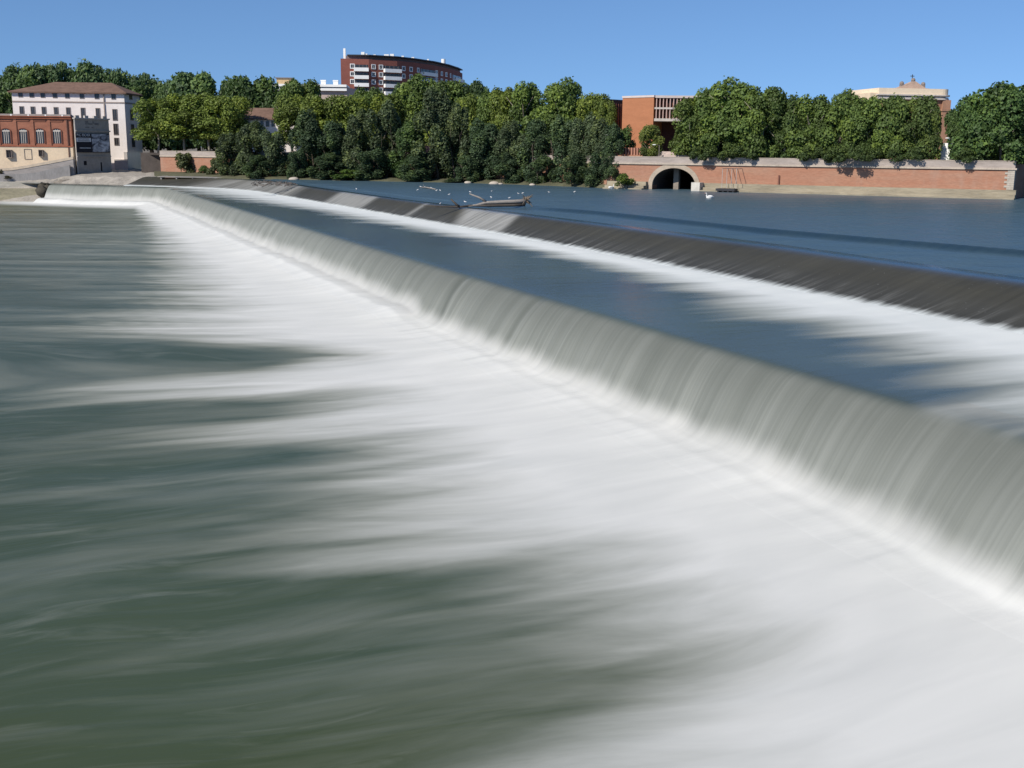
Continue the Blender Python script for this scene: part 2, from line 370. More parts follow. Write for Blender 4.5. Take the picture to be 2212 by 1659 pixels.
cl = t.mix(t.math('MULTIPLY', ch, t.remap(n1_, .2, .55, .45, 1)), dk, lt)
toe = t.remap(t.math('ADD', vv, t.math('MULTIPLY', t.math('SUBTRACT', n1_, .5), .25)), .84, 1.02)
cl = t.mix(toe, cl, (.52, .55, .54))
cl = t.mix(t.remap(vv, -.12, .04), (.020, .034, .045), cl)
t.set(Base_Color=cl, Roughness=t.remap(vv, -.1, .2, .2, .52), Specular_IOR_Level=t.remap(vv, -.1, .2, .5, .10), Normal=t.bump(n1_, .15, .15))
M_slope = t.m
uw = grid('weir_slope', np.dstack([xy, z]), M_slope, {'flow': np.dstack([A, AB[...,1], 0*A]), 'chute': np.clip(chute, 0, 1), 'v': V})
del uw['kind']; uwt = thing('weir', (float(W(100,-22)[0]), float(W(100,-22)[1]), zB-1), 'upper weir, a long dark wet slope with thin water and foam along its foot', 'weir')
uw.parent = uwt; uw.data.transform(Matrix.Translation(-Vector(uwt.location)))

# upstream water with the step where it starts to draw down
t = NT('upstream_water'); flow = t.attr('flow', True)
wv = t.noise(t.mapping(flow, (.35, .05, 1)), 1., 4, .6, .5); wv2 = t.noise(t.mapping(flow, (1.8, .4, 1)), 1., 3, .6)
deep = t.mix(t.remap(wv, .35, .65), (.050, .090, .122), (.060, .102, .130))
deep = t.mix(t.math('MULTIPLY', t.attr('ridge'), .8), deep, (.008, .022, .040))      # wave before the drop; its dark, weakly reflecting band is painted into the colour
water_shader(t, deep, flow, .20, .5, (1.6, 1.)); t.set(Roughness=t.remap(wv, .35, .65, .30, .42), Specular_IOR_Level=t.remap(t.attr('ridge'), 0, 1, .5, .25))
up = np.concatenate([np.arange(0, 22, .2), np.geomspace(22, 420, 60)])
U = C_[::2]; nb = np.array([0., -1.])
A = np.repeat(U[:,:1], len(up), 1); B = U[:,1:2]-up[None]
# start just behind the crest row of the slope mesh
s0 = (C_*(1+.35)-F_*.35)[::2]; A = np.repeat(s0[:,:1], len(up), 1); B = s0[:,1:2]-up[None]
rb = np.interp(A, [-60, 37, 65, 97, 113, 150, 320], [-66, -40.5, -35.1, -33.6, -31.1, -27, -24.])
hump = .34*(1-sm(A, 100, 125))
z = zA-.155*(sm(B, rb-.7, rb+.7))+hump*np.exp(-((B-rb+.55)/.60)**2)
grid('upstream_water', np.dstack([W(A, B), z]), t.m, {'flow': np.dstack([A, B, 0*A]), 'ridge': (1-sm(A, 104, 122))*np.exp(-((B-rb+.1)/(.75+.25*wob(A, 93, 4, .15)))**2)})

# ------------------------------------------------------------------ banks and ground
GZ = 5.5                                    # level of the quays
def px_bank(px):                            # far waterline
    X = [(-300,300),(330,307.9),(480,296),(640,284.5),(820,277),(1000,269.6),(1180,255),(1320,240),(1500,229.5),(2200,202),(2600,186)]
    return float(np.interp(px, [p[0] for p in X], [p[1] for p in X]))
def gp(px, Y): d = ray(px, HOR); return Vector((d.x/d.y*Y, Y, 0))
M_ground = mat('packed_earth', (.16, .14, .11), .9, .3, .05)
M_grassy = mat('bank_soil', (.085, .085, .05), .9, .4, .3)
M_gravel = mat('gravel_concrete', (.29, .265, .23), .9, .35, .35, bump=.4)
M_grey = mat('grey_concrete', (.25, .24, .235), .85, .25, .4, (1, 1, .4))
M_brickwall = NT('quay_brick'); t = M_brickwall; c = t.coord()
q1 = t.noise(t.mapping(c, (.12, .12, .8)), 1., 5, .65); q2 = t.noise(t.mapping(c, (1.2, 1.2, 5)), 1., 4, .6); q3 = t.noise(t.mapping(c, (.35, .35, .08)), 1., 4, .6)
bc = t.mix(t.remap(q1, .35, .68), (.325, .160, .104), (.335, .19, .130)); bc = t.mix(t.remap(q3, .52, .75, 0, .55), bc, (.33, .22, .17))
M_brickwall = t.set(Base_Color=t.mix(1., bc, t.remap(q2, .3, .7, .86, 1.12, False), 'MULTIPLY'), Roughness=.9)
M_stone = mat('pale_stone', (.40, .355, .30), .9, .28, .5, (.5, .5, 2.5))
M_ledge = mat('weathered_stone', (.28, .245, .18), .9, .35, .4, (.3, .3, 2.5))
M_dark = mat('dark_void', (.012, .012, .014), .9, .2)
M_iron = mat('dark_iron', (.03, .03, .035), .6, .2)

WALL = [(345, 318.), (480, 306.), (640, 296.), (820, 288.), (1000, 280.), (1180, 262.), (1318, 241.5), (2196, 202.2)]
WP = [gp(*p) for p in WALL]; WP.append(WP[-1])
def wallY(px):
    for p, q in zip(WP, WP[1:]):
        if px <= q.x/q.y*FOC+FW/2 or q == WP[-2] or q == WP[-1]:
            d = ray(px, HOR); k = d.x/d.y; e_ = q-p      # p + s e on x = k y
            s_ = (k*p.y-p.x)/(e_.x-k*e_.y); return p.y+s_*e_.y
# plateau behind the quay wall
edge = [(p.x, p.y) for p in WP[:-1]]
mg = MB(); far = [(-2600, 420), (-2600, 4200), (3200, 4200), (3200, 210)]
left = [(-420, 386), (WP[0].x-8, 386), (WP[0].x-8, 329)]
poly = left+edge+[(WP[-1].x+3, WP[-1].y+14), (400, 190)]
b = len(mg.v); top = [(p[0], p[1], GZ) for p in poly]; back = [(p[0]*9, 4200 if True else 0, GZ) for p in poly]
for i in range(len(poly)-1): mg.quad(top[i], top[i+1], back[i+1], back[i])
gr = struct(mg.build('ground', M_ground))
# strip of low bank in front of the wall, left half
mb = MB(); xs = [330+i*(1345-330)/40 for i in range(41)]
prev = None
for i, px in enumerate(xs):
    yb = px_bank(px)+.6*math.sin(i*2.1); yw = wallY(max(px, 345))+.3; k = min(1, (1345-px)/40)
    row = [gp(px, yb-1.2)+Vector((0,0,-.5)), gp(px, yb)+Vector((0,0,.12)), gp(px, (yb*2+yw)/3)+Vector((0,0,.5*k+.12)), gp(px, yw)+Vector((0,0,.9*k+.12))]
    if prev:
        for a_, b_, c_, d_ in zip(prev, row, row[1:], prev[1:]): mb.quad(a_, b_, c_, d_)
    prev = row
struct(mb.build('riverbank', M_grassy, None, True))

# quay wall with the mouth of a tunnel
qw = thing('quay_wall', WP[7], 'long salmon brick quay wall along the far bank with a pale stone parapet and a tunnel mouth', 'wall')
brick, par, corn, led = MB(), MB(), MB(), MB()
# the straight run from 1318 to 2196
FQ = Facade(WP[6], WP[7]); LQ = FQ.len
brick2 = MB()
u0, u1 = FQ.u(1409, 400), FQ.u(1502, 400); uc = (u0+u1)/2; rw = (u1-u0)/2; zs = .9; rh = FQ.z(1455, 363)-zs
for i in (0, 1, 2, 3, 4, 5): pass
brick = MB()
for i in range(6):
    F = Facade(WP[i], WP[i+1]); F.box(brick, 0, F.len, -1.2, 5.1, -2.5, 0)
    F.box(corn, 0, F.len, 5.1, 5.42, -2.3, .28); F.box(par, 0, F.len, 5.42, 6.6, -.55, .10); F.box(corn, 0, F.len, 6.6, 6.72, -.6, .16)
FQ.box(brick, 0, u0, -1.2, 5.1, -2.5, 0); FQ.box(brick, u1, LQ, -1.2, 5.1, -2.5, 0)
NA = 24
def arc(k, s=1.): a_ = math.pi*(1-k/NA); return uc+rw*s*math.cos(a_), zs+rh*(1+(s-1)*rw/rh)*math.sin(a_)
for k in range(NA):
    (ua, za), (ub, zb_) = arc(k), arc(k+1); P = FQ.P
    brick.quad(P(ua, za, 0), P(ub, zb_, 0), P(ub, 5.1, 0), P(ua, 5.1, 0)); brick.quad(P(ua, 5.1, -2.5), P(ub, 5.1, -2.5), P(ub, zb_, -2.5), P(ua, za, -2.5))
FQ.box(corn, 0, LQ+.4, 5.1, 5.42, -2.3, .30); FQ.box(par, 0, LQ+.1, 5.42, 6.6, -.55, .10); FQ.box(corn, 0, LQ+.3, 6.6, 6.72, -.6, .16)
for (ua, ub) in ((0, u0-1.0), (u1+1.0, LQ+.7)):
    FQ.box(led, ua, ub, -1.0, .75, -.2, 2.3); FQ.box(led, ua, ub, .75, 1.55, -.2, 1.1); FQ.box(led, ua, ub, -1., .22, 2.3, 3.3)
brick.build('wall', M_brickwall, qw); par.build('parapet', mat('parapet_stone', (.32, .275, .245), .9, .25, .4, (.4,.4,1.5)), qw); corn.build('coping', mat('coping_stone', (.40, .34, .28), .9, .25, .6), qw); led.build('ledge', M_ledge, qw)
am = MB()
for k in range(NA):
    (a0, b0), (a1, b1), (c0, d0), (c1, d1) = arc(k), arc(k+1), arc(k, 1.2), arc(k+1, 1.2); P = FQ.P
    d0 = min(d0, 5.09); d1 = min(d1, 5.09)
    am.hexa([P(a0,b0,.13),P(a1,b1,.13),P(a1,b1,-.3),P(a0,b0,-.3),P(c0,d0,.13),P(c1,d1,.13),P(c1,d1,-.3),P(c0,d0,-.3)])
FQ.box(am, u0-rw*.2, u0, -1.2, zs, -.3, .13); FQ.box(am, u1, u1+rw*.2, -1.2, zs, -.3, .13)
am.build('arch_ring', mat('arch_stone', (.36, .30, .235), .9, .25, .8), qw)
tm = MB()
for k in range(NA):
    (ua, za), (ub, zb_) = arc(k), arc(k+1); P = FQ.P
    tm.quad(P(ua, za, -.3), P(ua, za, -30), P(ub, zb_, -30), P(ub, zb_, -.3))
tm.quad(FQ.P(u0,-1,-.3), FQ.P(u0,-1,-30), FQ.P(u0,zs,-30), FQ.P(u0,zs,-.3)); tm.quad(FQ.P(u1,zs,-.3), FQ.P(u1,zs,-30), FQ.P(u1,-1,-30), FQ.P(u1,-1,-.3))
tm.quad(FQ.P(u0-1,-1,-30), FQ.P(u1+1,-1,-30), FQ.P(u1+1,6,-30), FQ.P(u0-1,6,-30))
tm.build('tunnel', mat('tunnel_lining', (.09, .07, .06), .9, .3), qw)
pm = MB(); ua, ub = FQ.u(1442, 400), FQ.u(1453, 400); FQ.box(pm, ua, ub, -1.2, 4.2, -4.2, -3.2); FQ.box(pm, ua-.1, ub+1.3, 4.2, 4.5, -4.2, -3.1)
pm.build('pillar', mat('pillar_stone', (.22, .19, .16), .9, .25), qw)
bm_ = MB(); FQ.box(bm_, u1+.4, u1+2.2, -1, 1.7, 1.2, 3.4); bm_.build('mooring_block', mat('white_stone', (.5, .47, .42), .9, .2), qw)
qm = MB()
for k in range(9): w_ = 1.5 if k % 2 else 1.05; FQ.box(qm, LQ-w_, LQ+.12, 1.6+k*.39, 1.97+k*.39, -1.5, .12)
qm.build('corner_quoins', mat('quoin_stone', (.38, .34, .29), .9, .25, .8), qw)
em = MB(); E0 = FQ.P(LQ, 0, -.0); FE = Facade(FQ.P(LQ-.05, 0, -.02), FQ.P(LQ+2, 0, -40)); FE.box(em, 0, FE.len, -1.2, 5.1, -2, 0); FE.box(em, 0, FE.len, 5.1, 6.6, -.6, .1)
em.build('return_wall', M_brickwall, qw)
# lower landing to the right of the wall's end
lm = MB(); Fl = Facade(gp(2205, 214), gp(2420, 208)); Fl.box(lm, 0, Fl.len, -1, 1.1, -30, 0); Fl.box(lm, 6, Fl.len, 1.1, 5.2, -30, -9)
tag(lm.build('landing_stage', M_ledge), 'low pale stone landing beyond the right end of the quay wall', 'landing')
# rain pipe and floating pontoon with its guide rails
pm = MB(); u_ = FQ.u(2283/3007*FW*1.0, 400); u_ = FQ.u(1683, 385); FQ.box(pm, u_-.15, u_+.15, 1.5, 3.4, 0, .3)
tag(pm.build('drain_pipe', mat('rusty_brown', (.16, .07, .05), .8, .3)), 'short rusty brown pipe upright against the brick quay wall', 'pipe')
pn = thing('pontoon', FQ.P(FQ.u(1586, 410), 0, 4.6), 'small dark floating pontoon moored at the foot of the brick wall', 'pontoon')
m = MB(); ua, ub = FQ.u(1566, 410), FQ.u(1606, 410); FQ.box(m, ua, ub, .25, .7, 3.5, 5.6); m.build('deck', M_iron, pn)
m = MB()
for k in range(4): c_ = ua+.3+(ub-ua-.8)*k/3; FQ.box(m, c_, c_+.3, -.3, .25, 3.6, 5.5)
m.build('float', M_iron, pn)
m = MB()
for k in range(4): c_ = ua+(ub-ua)*(k+.5)/4; FQ.box(m, c_-.04, c_+.04, .3, 4.6, 3.35, 3.43); FQ.box(m, c_-.04, c_+.04, 4.5, 4.6, 0, 3.43)
m.build('guide_rail', mat('galvanised', (.35, .33, .31), .6, .2), pn)

# left side: low bank, blocks and concrete aprons round the mill
mb = MB()
rows = []
pxs = [-420, -300, -160, -60, 0, 40, 80, 105, 130, 170, 220, 280, 340, 400, 470]
def prow(px):
    A_ = [(303.5,-7.6),(304.6,-4.6),(309,-4.2),(310,-2.6),(316,-.8),(322,.2),(350,1.0)]
    Yc = float(np.interp(px, [110, 360, 470], [316, 303, 303])); B_ = [(Yc-9,-3.2),(Yc-6,-2.4),(Yc-2,-1.2),(Yc,-.4),(Yc+3,.0),(Yc+12,.4),(350,1.0)]
    k = min(1, max(0, (px-100)/30))
    return [gp(px, p[0]*(1-k)+q[0]*k)+Vector((0, 0, p[1]*(1-k)+q[1]*k+random.uniform(-.18, .18))) for p, q in zip(A_, B_)]
prev = None
for px in [x for x in range(-420, 471, 12)]:
    row = prow(px)
    if prev:
        for a_, b_, c_, d_ in zip(prev, row, row[1:], prev[1:]): mb.quad(a_, b_, c_, d_)
    prev = row
struct(mb.build('mill_bank', M_gravel, None, True))
# ledges: yellowish stone block at the waterline, pale ledge above it
Fb = Facade(gp(-120, 303), gp(84, 304.5)); m = MB(); Fb.box(m, -30, Fb.len, -7.6, Fb.z(40, 408), -4.5, 0)
tag(m.build('stone_ledge', mat('mossy_stone', (.26, .235, .165), .9, .35, .4, (.4,.4,1.6))), 'long mossy yellowish stone block at the waterline below the mill', 'ledge')
Fb2 = Facade(gp(-120, 308.5), gp(82, 310)); m = MB(); Fb2.box(m, -30, Fb2.len, -6, Fb2.z(40, 393), -5, 0)
tag(m.build('stone_ledge', mat('ledge_pale', (.34, .32, .28), .9, .35, .35, (.4,.4,1.6))), 'pale grey stone ledge just above the mossy yellowish block', 'ledge')
# curved aprons upstream of the far end of the weir
def apron(pts, zt, zb_, thick, m_, label):
    P3 = [dep(px, py, Y) for px, py, Y in pts]; m = MB(); n = len(P3)
    for i in range(n-1):
        p, q = P3[i], P3[i+1]; d = (q-p); d.z = 0; nn = Vector((d.y, -d.x, 0)).normalized()
        f = lambda v, k, z_: (v.x-nn.x*k, v.y-nn.y*k, z_)
        m.quad(f(p,-1.5,zb_), f(q,-1.5,zb_), f(q,0,q.z), f(p,0,p.z)); m.quad(f(p,0,p.z), f(q,0,q.z), f(q,thick,q.z+.3), f(p,thick,p.z+.3)); m.quad(f(p,thick,p.z+.3), f(q,thick,q.z+.3), f(q,thick,zb_), f(p,thick,zb_))
    return tag(m.build('concrete_apron', m_, None, True), label, 'apron')
apron([(118,394,310),(135,389.5,311),(160,385,313),(195,382,314),(240,380.5,313),(280,381,311),(310,384,307),(335,389,303)], -1.3, -3.4, 7, mat('apron_gravel', (.24, .21, .175), .9, .35, .5), 'broad pale brown concrete apron bulging in front of the grey tower')
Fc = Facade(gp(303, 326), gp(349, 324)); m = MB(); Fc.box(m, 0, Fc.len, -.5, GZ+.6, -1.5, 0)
tag(m.build('canal_wall', mat('canal_wall_shade', (.06, .05, .045), .9, .3)), 'wall painted dark as shade between the white mill and the red quay wall', 'wall')  # shade of the gap beside the mill painted in as a dark colour
# footbridge and deck by the mill
m = MB(); p, q = dep(345, 374, 300), dep(485, 379, 296); Fd = Facade(p, q); Fd.box(m, 0, Fd.len, -.1, .15, -2, 0)
for k in range(5): Fd.box(m, Fd.len*k/4-.2+.2*(k==0)-.2*(k==4), Fd.len*k/4+.2+.2*(k==0)-.2*(k==4), -2.6, -.1, -1.8, -.2)
fb = tag(m.build('walkway', mat('walk_grey', (.22, .21, .20), .8, .2)), 'low pale grey walkway on short piers between the mill and the bushes', 'walkway')

# ------------------------------------------------------------------ buildings
M_white = mat('white_render', (.76, .70, .66), .9, .10, .25, (1, 1, .6))
M_white2 = mat('white_paint', (.78, .78, .76), .7, .08, .4)
M_band = mat('string_course', (.30, .25, .22), .9, .2)
M_tile = mat('roof_tile', (.155, .095, .07), .9, .35, .5, (1, 1, 3))
M_glass = mat('window_glass', (.035, .037, .042), .15, .3, .7, spec=.5)
M_shut = mat('shutter_grey', (.20, .17, .155), .8, .2)
M_rbrick = mat('red_brick', (.305, .128, .082), .9, .22, .35, (1, 1, 2.5))
M_cream = mat('cream_render', (.66, .53, .38), .9, .14, .3)
M_towr = mat('grey_render', (.30, .275, .245), .9, .22, .3)
def s1(cx, cy): return .19954*cx, 110.3+.19954*cy            # crop of the photograph -> picture units
def s3(cx, cy): return 573.8+.2128*cx, 95.6+.2128*cy
def s5(cx, cy): return 1287.3+.1995*cx, 161.8+.1995*cy
def s6(cx, cy): return 1691.9+.2351*cx, 132.4+.2351*cy

# white mill building with the hipped roof
p, q, r = gp(35, 341.5), gp(275, 345.1), gp(308, 358.2)
wb = thing('mill_building', (p+q)/2, 'tall white mill building with a low brown hipped tile roof', 'building')
F = Facade(p, q); F2 = Facade(q, r); EV = F.z(150, 199); s_ = p+(r-q)
m = MB(); m.prism([p, q, r, s_], -1, EV); m.build('wall', M_white, wb)
m = MB(); A0, A1, A2, A3 = F.P(-.9, EV, .9), F.P(F.len+.3, EV, .9)+F2.n*.6, Vector((r.x, r.y, EV))+F2.n*.9+F2.t*.6, Vector((s_.x, s_.y, EV))-F.t*.9-F.n*.6
mid = (r-q)/2; FM = Facade(p+mid, q+mid); ua, z1 = FM.hit(118, 177); ub, z2 = FM.hit(241, 179); B0, B1 = FM.P(ua, (z1+z2)/2), FM.P(ub, (z1+z2)/2)
m.quad(A0, A1, B1, B0); m.quad(A1, A2, B1); m.quad(A2, A3, B0, B1); m.quad(A3, A0, B0)
dn = Vector((0, 0, -.35))
for a_, b_ in ((A0, A1), (A1, A2), (A2, A3), (A3, A0)): m.quad(a_+dn, b_+dn, b_, a_)
m.quad(A3+dn, A2+dn, A1+dn, A0+dn)
m.build('roof', M_tile, wb)
m = MB(); zz = F.z(150, 220.5); F.box(m, 0, F.len+.12, zz-.2, zz+.2, 0, .12); F2.box(m, .12, F2.len, zz-.2, zz+.2, 0, .12); m.build('string_course', M_band, wb)
m = MB(); uu = F.u(231.5); F.box(m, uu-.15, uu+.15, F.z(231, 256), zz-.25, 0, .3); F.box(m, uu-.15, uu+.15, zz+.25, EV-.4, 0, .3); m.build('downpipe', M_band, wb)
for cx in (270, 390, 508, 638, 770, 927, 1087, 1265):
    X, Y1 = s1(cx, 432+.024*(cx-270)); _, Y2 = s1(cx, 500+.024*(cx-270)); uu = F.u(X)
    F.window(wb, uu-.66, uu+.66, F.z(X, Y2), F.z(X, Y1), M_shut, M_glass, .12, .10)
    if cx < 1200:
        X, Y1 = s1(cx, 597+.024*(cx-270)); _, Y2 = s1(cx, 735+.01*(cx-270)); F.window(wb, uu-.69, uu+.69, F.z(X, Y2), F.z(X, Y1), M_shut, M_glass, .2, .10)
for y1, y2 in ((628, 752), (785, 908), (938, 1022), (1060, 1100)):
    X, Y1 = s1(1268, y1); _, Y2 = s1(1268, y2)
    if y1 < 1050: uu = F.u(X); F.window(wb, uu-.72, uu+.72, F.z(X, Y2), F.z(X, Y1), M_shut, M_glass, .16, .12)
for y1, y2 in ((472, 530), (638, 750), (792, 890), (940, 1040)):
    X, Y1 = s1(1447, y1); _, Y2 = s1(1447, y2); uu = F2.u(X); F2.window(wb, uu-1.3, uu+1.3, F2.z(X, Y2), F2.z(X, Y1), M_shut, M_glass, .16, .12)
m = MB(); F.box(m, F.u(246), F.len, -.5, F.z(262, 344), 0, .5); F.box(m, F.len-1, F.len, F.z(262, 344), F.z(262, 328), 0, .6); m.build('plinth', mat('plinth_stone', (.50, .46, .43), .9, .2), wb)

# brick hall with the arched windows
p, q = gp(-190, 313.7), gp(157.5, 320.1); F = Facade(p, q)
bh = thing('brick_hall', (p+q)/2, 'red brick hall with tall arched windows above a cream rendered base', 'building')
zt, zm = F.z(100, 252.5), F.z(100, 316.5); back = Vector((2.5, 15, 0))
m = MB(); m.prism([p, q, q+back, p+back], zm, zt); m.build('wall', M_rbrick, bh)
m = MB(); m.prism([p-F.n*-.05, q-F.n*-.05, q+back, p+back], -3.5, zm-.003); m.build('base_wall', M_cream, bh)
m = MB(); F.box(m, 0, F.len+.1, zt-.55, zt, .003, .45); F.box(m, 0, F.len+.1, zt, zt+.22, -.6, .7)
F.box(m, 0, F.len, zm-.1, zm+.25, .003, .22); m.build('cornice', mat('brick_cornice', (.30, .10, .055), .9, .25), bh)
m = MB(); F.box(m, 0, F.len-.3, zt+.22, zt+.75, -3.6, -.8); m.build('roof', mat('hall_roof', (.32, .29, .265), .9, .2), bh)
wx = [s1(c, 0)[0] for c in (80, 265, 445, 628)]; wx += [wx[0]-37*k for k in range(1, 5)]
m = MB()
for X in wx:
    for X_ in (X+21,): uu = F.u(X_); F.box(m, uu-.35, uu+.35, zm+.25, zt-.55, .003, .2)
    uu = F.u(X); F.box(m, uu-1.75, uu+1.75, zt-1.25, zt-1.05, .003, .16)
m.build('pilaster', M_rbrick, bh)
M_pale = mat('pale_lintel', (.52, .47, .42), .8, .15)
for X in wx:
    uu = F.u(X); w = 1.1; z0 = F.z(X, s1(0, 1000)[1]); z1 = F.z(X, s1(0, 868)[1]); wm = MB(); N = 10
    for k in range(N):
        a0, a1 = math.pi*k/N, math.pi*(k+1)/N
        c = lambda a, s: (uu-w*s*math.cos(a), z1+w*.62*s*math.sin(a))
        (x0, y0), (x1, y1), (x2, y2), (x3, y3) = c(a0, 1), c(a1, 1), c(a1, 1.28), c(a0, 1.28)
        wm.hexa([F.P(x0,y0,.17),F.P(x1,y1,.17),F.P(x1,y1,0),F.P(x0,y0,0),F.P(x3,y3,.17),F.P(x2,y2,.17),F.P(x2,y2,0),F.P(x3,y3,0)])
    F.box(wm, uu-w*1.28, uu-w, z0, z1, 0, .17); F.box(wm, uu+w, uu+w*1.28, z0, z1, 0, .17)
    wo = wm.build('window', mat('dark_brick_arch', (.16, .06, .04), .9, .2) if 'dark_brick_arch' not in bpy.data.materials else bpy.data.materials['dark_brick_arch'], bh)
    g = MB(); pts = [F.P(uu-w, z0, .02), F.P(uu+w, z0, .02)]+[F.P(uu+w*math.cos(math.pi*k/N), z1+w*.62*math.sin(math.pi*k/N), .02) for k in range(N+1)]
    g.quad(*pts); g.build('pane', M_glass, wo)
    g = MB(); F.box(g, uu-w*.9, uu+w*.9, z1-.1, z1+.28, .03, .1)
    for k in (-1, 0, 1): F.box(g, uu+k*w*.48-.07, uu+k*w*.48+.07, z0, z1-.1, .03, .1)
    for k in (-1, 1): F.box(g, uu+k*.28-.09, uu+k*.28+.09, z1+.28, z1+.46, .03, .1)
    g.build('window_frame', M_pale, wo)
m = MB()
for c in (155, 340, 525, 705): uu = F.u(s1(c, 0)[0]); F.box(m, uu-.22, uu+.22, zt+.22, zt+.62, .1, .6); m.build('cornice_stud', M_white2, bh); m = MB()
for c, w, y1, y2, d in ((100, .75, 1068, 1155, .9), (445, .6, 1068, 1142, .9)):
    X, Y1 = s1(c, y1); _, Y2 = s1(c, y2); uu = F.u(X); F.window(bh, uu-w, uu+w, F.z(X, Y2), F.z(X, Y1), M_shut, M_shut, .14, d-.1, 1, .05)
X, Y1 = s1(300, 1060); _, Y2 = s1(300, 1172); uu = F.u(X); m = MB(); F.ring(m, uu-1., uu+1., F.z(X, Y2), F.z(X, Y1), .1, .06, .16); m.build('blind_panel', M_shut, bh)
m = MB(); uu = F.len-1.1; F.box(m, uu-.12, uu+.12, -1.5, zm-.1, .06, .3); F.box(m, uu-.12, uu+.12, zm+.25, zt-.55, .003, .3); m.build('downpipe', mat('brown_pipe', (.12, .06, .05), .8, .2), bh)

# ramp in front of the hall
rp = thing('ramp', gp(90, 311.8), 'pale grey concrete ramp climbing along the cream base of the brick hall', 'ramp')
Fr = Facade(gp(-60, 312.0), gp(160, 316.5)); m = MB()
prof_r = [(-60, 372), (25, 368), (60, 362.5), (100, 355), (135, 348.5), (158, 344)]
for (xa, ya), (xb, yb) in zip(prof_r, prof_r[1:]):
    ua, za = Fr.hit(xa, ya); ub, zb_ = Fr.hit(xb, yb); P = Fr.P
    m.hexa([P(ua,-2.5,0),P(ub,-2.5,0),P(ub,-2.5,-3),P(ua,-2.5,-3),P(ua,za,0),P(ub,zb_,0),P(ub,zb_,-3),P(ua,za,-3)])
m.build('ramp_body', mat('ramp_grey', (.33, .30, .28), .9, .25, .4, (.4, .4, 2.)), rp)
m = MB()
for (xa, ya), (xb, yb) in zip(prof_r, prof_r[1:]):
    ua, za = Fr.hit(xa, ya); ub, zb_ = Fr.hit(xb, yb); P = Fr.P
    m.hexa([P(ua,za,.1),P(ub,zb_,.1),P(ub,zb_,-.5),P(ua,za,-.5),P(ua,za+.7,.1),P(ub,zb_+.7,.1),P(ub,zb_+.7,-.5),P(ua,za+.7,-.5)])
m.build('parapet', mat('ramp_pale', (.52, .43, .33), .9, .2), rp)
rm = MB(); Fl2 = Facade(gp(-60, 310.6), gp(150, 314.9)); prof_l = [(-60, 377), (40, 376), (80, 372), (115, 364), (150, 357)]
for (xa, ya), (xb, yb) in zip(prof_l, prof_l[1:]):
    ua, za = Fl2.hit(xa, ya); ub, zb_ = Fl2.hit(xb, yb); P = Fl2.P
    rm.hexa([P(ua,-2.5,0),P(ub,-2.5,0),P(ub,-2.5,-1.2),P(ua,-2.5,-1.2),P(ua,za,0),P(ub,zb_,0),P(ub,zb_,-1.2),P(ua,za,-1.2)])
rm.build('retaining_wall', M_grey, rp)

# grey tower with the poster
L_, P_, Q_ = gp(157.5, 323.7), gp(166, 318.9), gp(238.5, 328.7); F = Facade(P_, Q_); FL = Facade(L_, P_)
tw = thing('tower', (P_+Q_)/2, 'square grey tower in shade with a big dark poster, joined to the brick hall', 'tower')
zt = F.z(200, 258); m = MB(); m.prism([L_, P_, Q_, Q_+(L_-P_)], -2, zt); m.build('wall', M_towr, tw)
m = MB(); bk = Q_+(L_-P_)
F.box(m, -.25, F.len+.25, zt, zt+.35, -.7, .3); FL.box(m, 0, FL.len-.3, zt, zt+.35, -.7, .3)
for k in range(4):
    a_ = F.len*(.02+.27*k); F.box(m, a_, a_+1.2, zt+.35, zt+1.0, -.6, .1)
FL.box(m, .2, 1.2, zt+.35, zt+1.0, -.6, .1)
m.build('parapet', mat('tower_cap', (.38, .35, .32), .9, .2), tw)
m = MB(); zc = F.z(200, 283); F.box(m, 0, F.len+.2, zc-.18, zc+.18, .003, .3); m.build('string_course', M_towr, tw); m = MB(); zc2 = F.z(200, 338); F.box(m, 0, F.len, zc2-.15, zc2+.15, .003, .2); m.build('string_course', M_towr, tw)
m = MB(); FL.box(m, FL.len-.55, FL.len, -1.5, zt, .003, .22); m.build('corner_strip', M_pale, tw)
m = MB(); X, Y = s1(912, 1190); uu = F.u(X); F.box(m, uu-.45, uu+.45, F.z(X, s1(0, 1235)[1]), F.z(X, Y), .003, .08); m.build('slit_window', M_dark, tw); m = MB()
X, Y = s1(1085, 1205); uu = F.u(X); F.box(m, uu-.2, uu+.2, F.z(X, s1(0, 1300)[1]), F.z(X, Y), .003, .08); m.build('slit_window', M_dark, tw)
M_faded = mat('faded_paint', (.17, .155, .145), .9, .4, 1.5)      # worn painted letters high on the tower
for cx, cy, w, h in ((938, 775, .5, 1.0), (980, 790, .7, .4), (1010, 775, .3, .7), (1045, 790, .7, .5), (945, 825, .7, .3), (1000, 828, .35, .3)):
    X, Y = s1(cx, cy); uu, zz = F.hit(X, Y); m = MB(); F.box(m, uu-w, uu+w, zz-h/2, zz+h/2, .003, .03); m.build('faded_letter', M_faded, tw)
po = thing('poster', F.P(F.len/2, F.z(200, 330), .3), 'large dark poster with white lettering and a grey picture hung on the tower', 'poster')
ua, ub, uc_ = F.u(s1(820, 0)[0]), F.u(s1(1183, 0)[0]), F.u(s1(990, 0)[0]); z0, z1 = F.z(200, s1(0, 1098)[1]), F.z(200, s1(0, 893)[1])
m = MB(); F.box(m, ua, ub, z0, z1, .32, .42); m.build('backing', mat('poster_navy', (.012, .014, .022), .7, .15), po)
pic = NT('poster_picture'); c = pic.coord(); n_ = pic.noise(pic.mapping(c, (.35, .35, .6)), 1., 4, .6, 1.2)
pic.set(Base_Color=pic.ramp(n_, [(.38, (.05, .055, .07)), (.5, (.30, .32, .36)), (.62, (.52, .54, .58))]), Roughness=.7)
m = MB(); F.box(m, uc_, ub-.15, z0+.15, z1-.15, .42, .45); m.build('picture', pic.m, po)
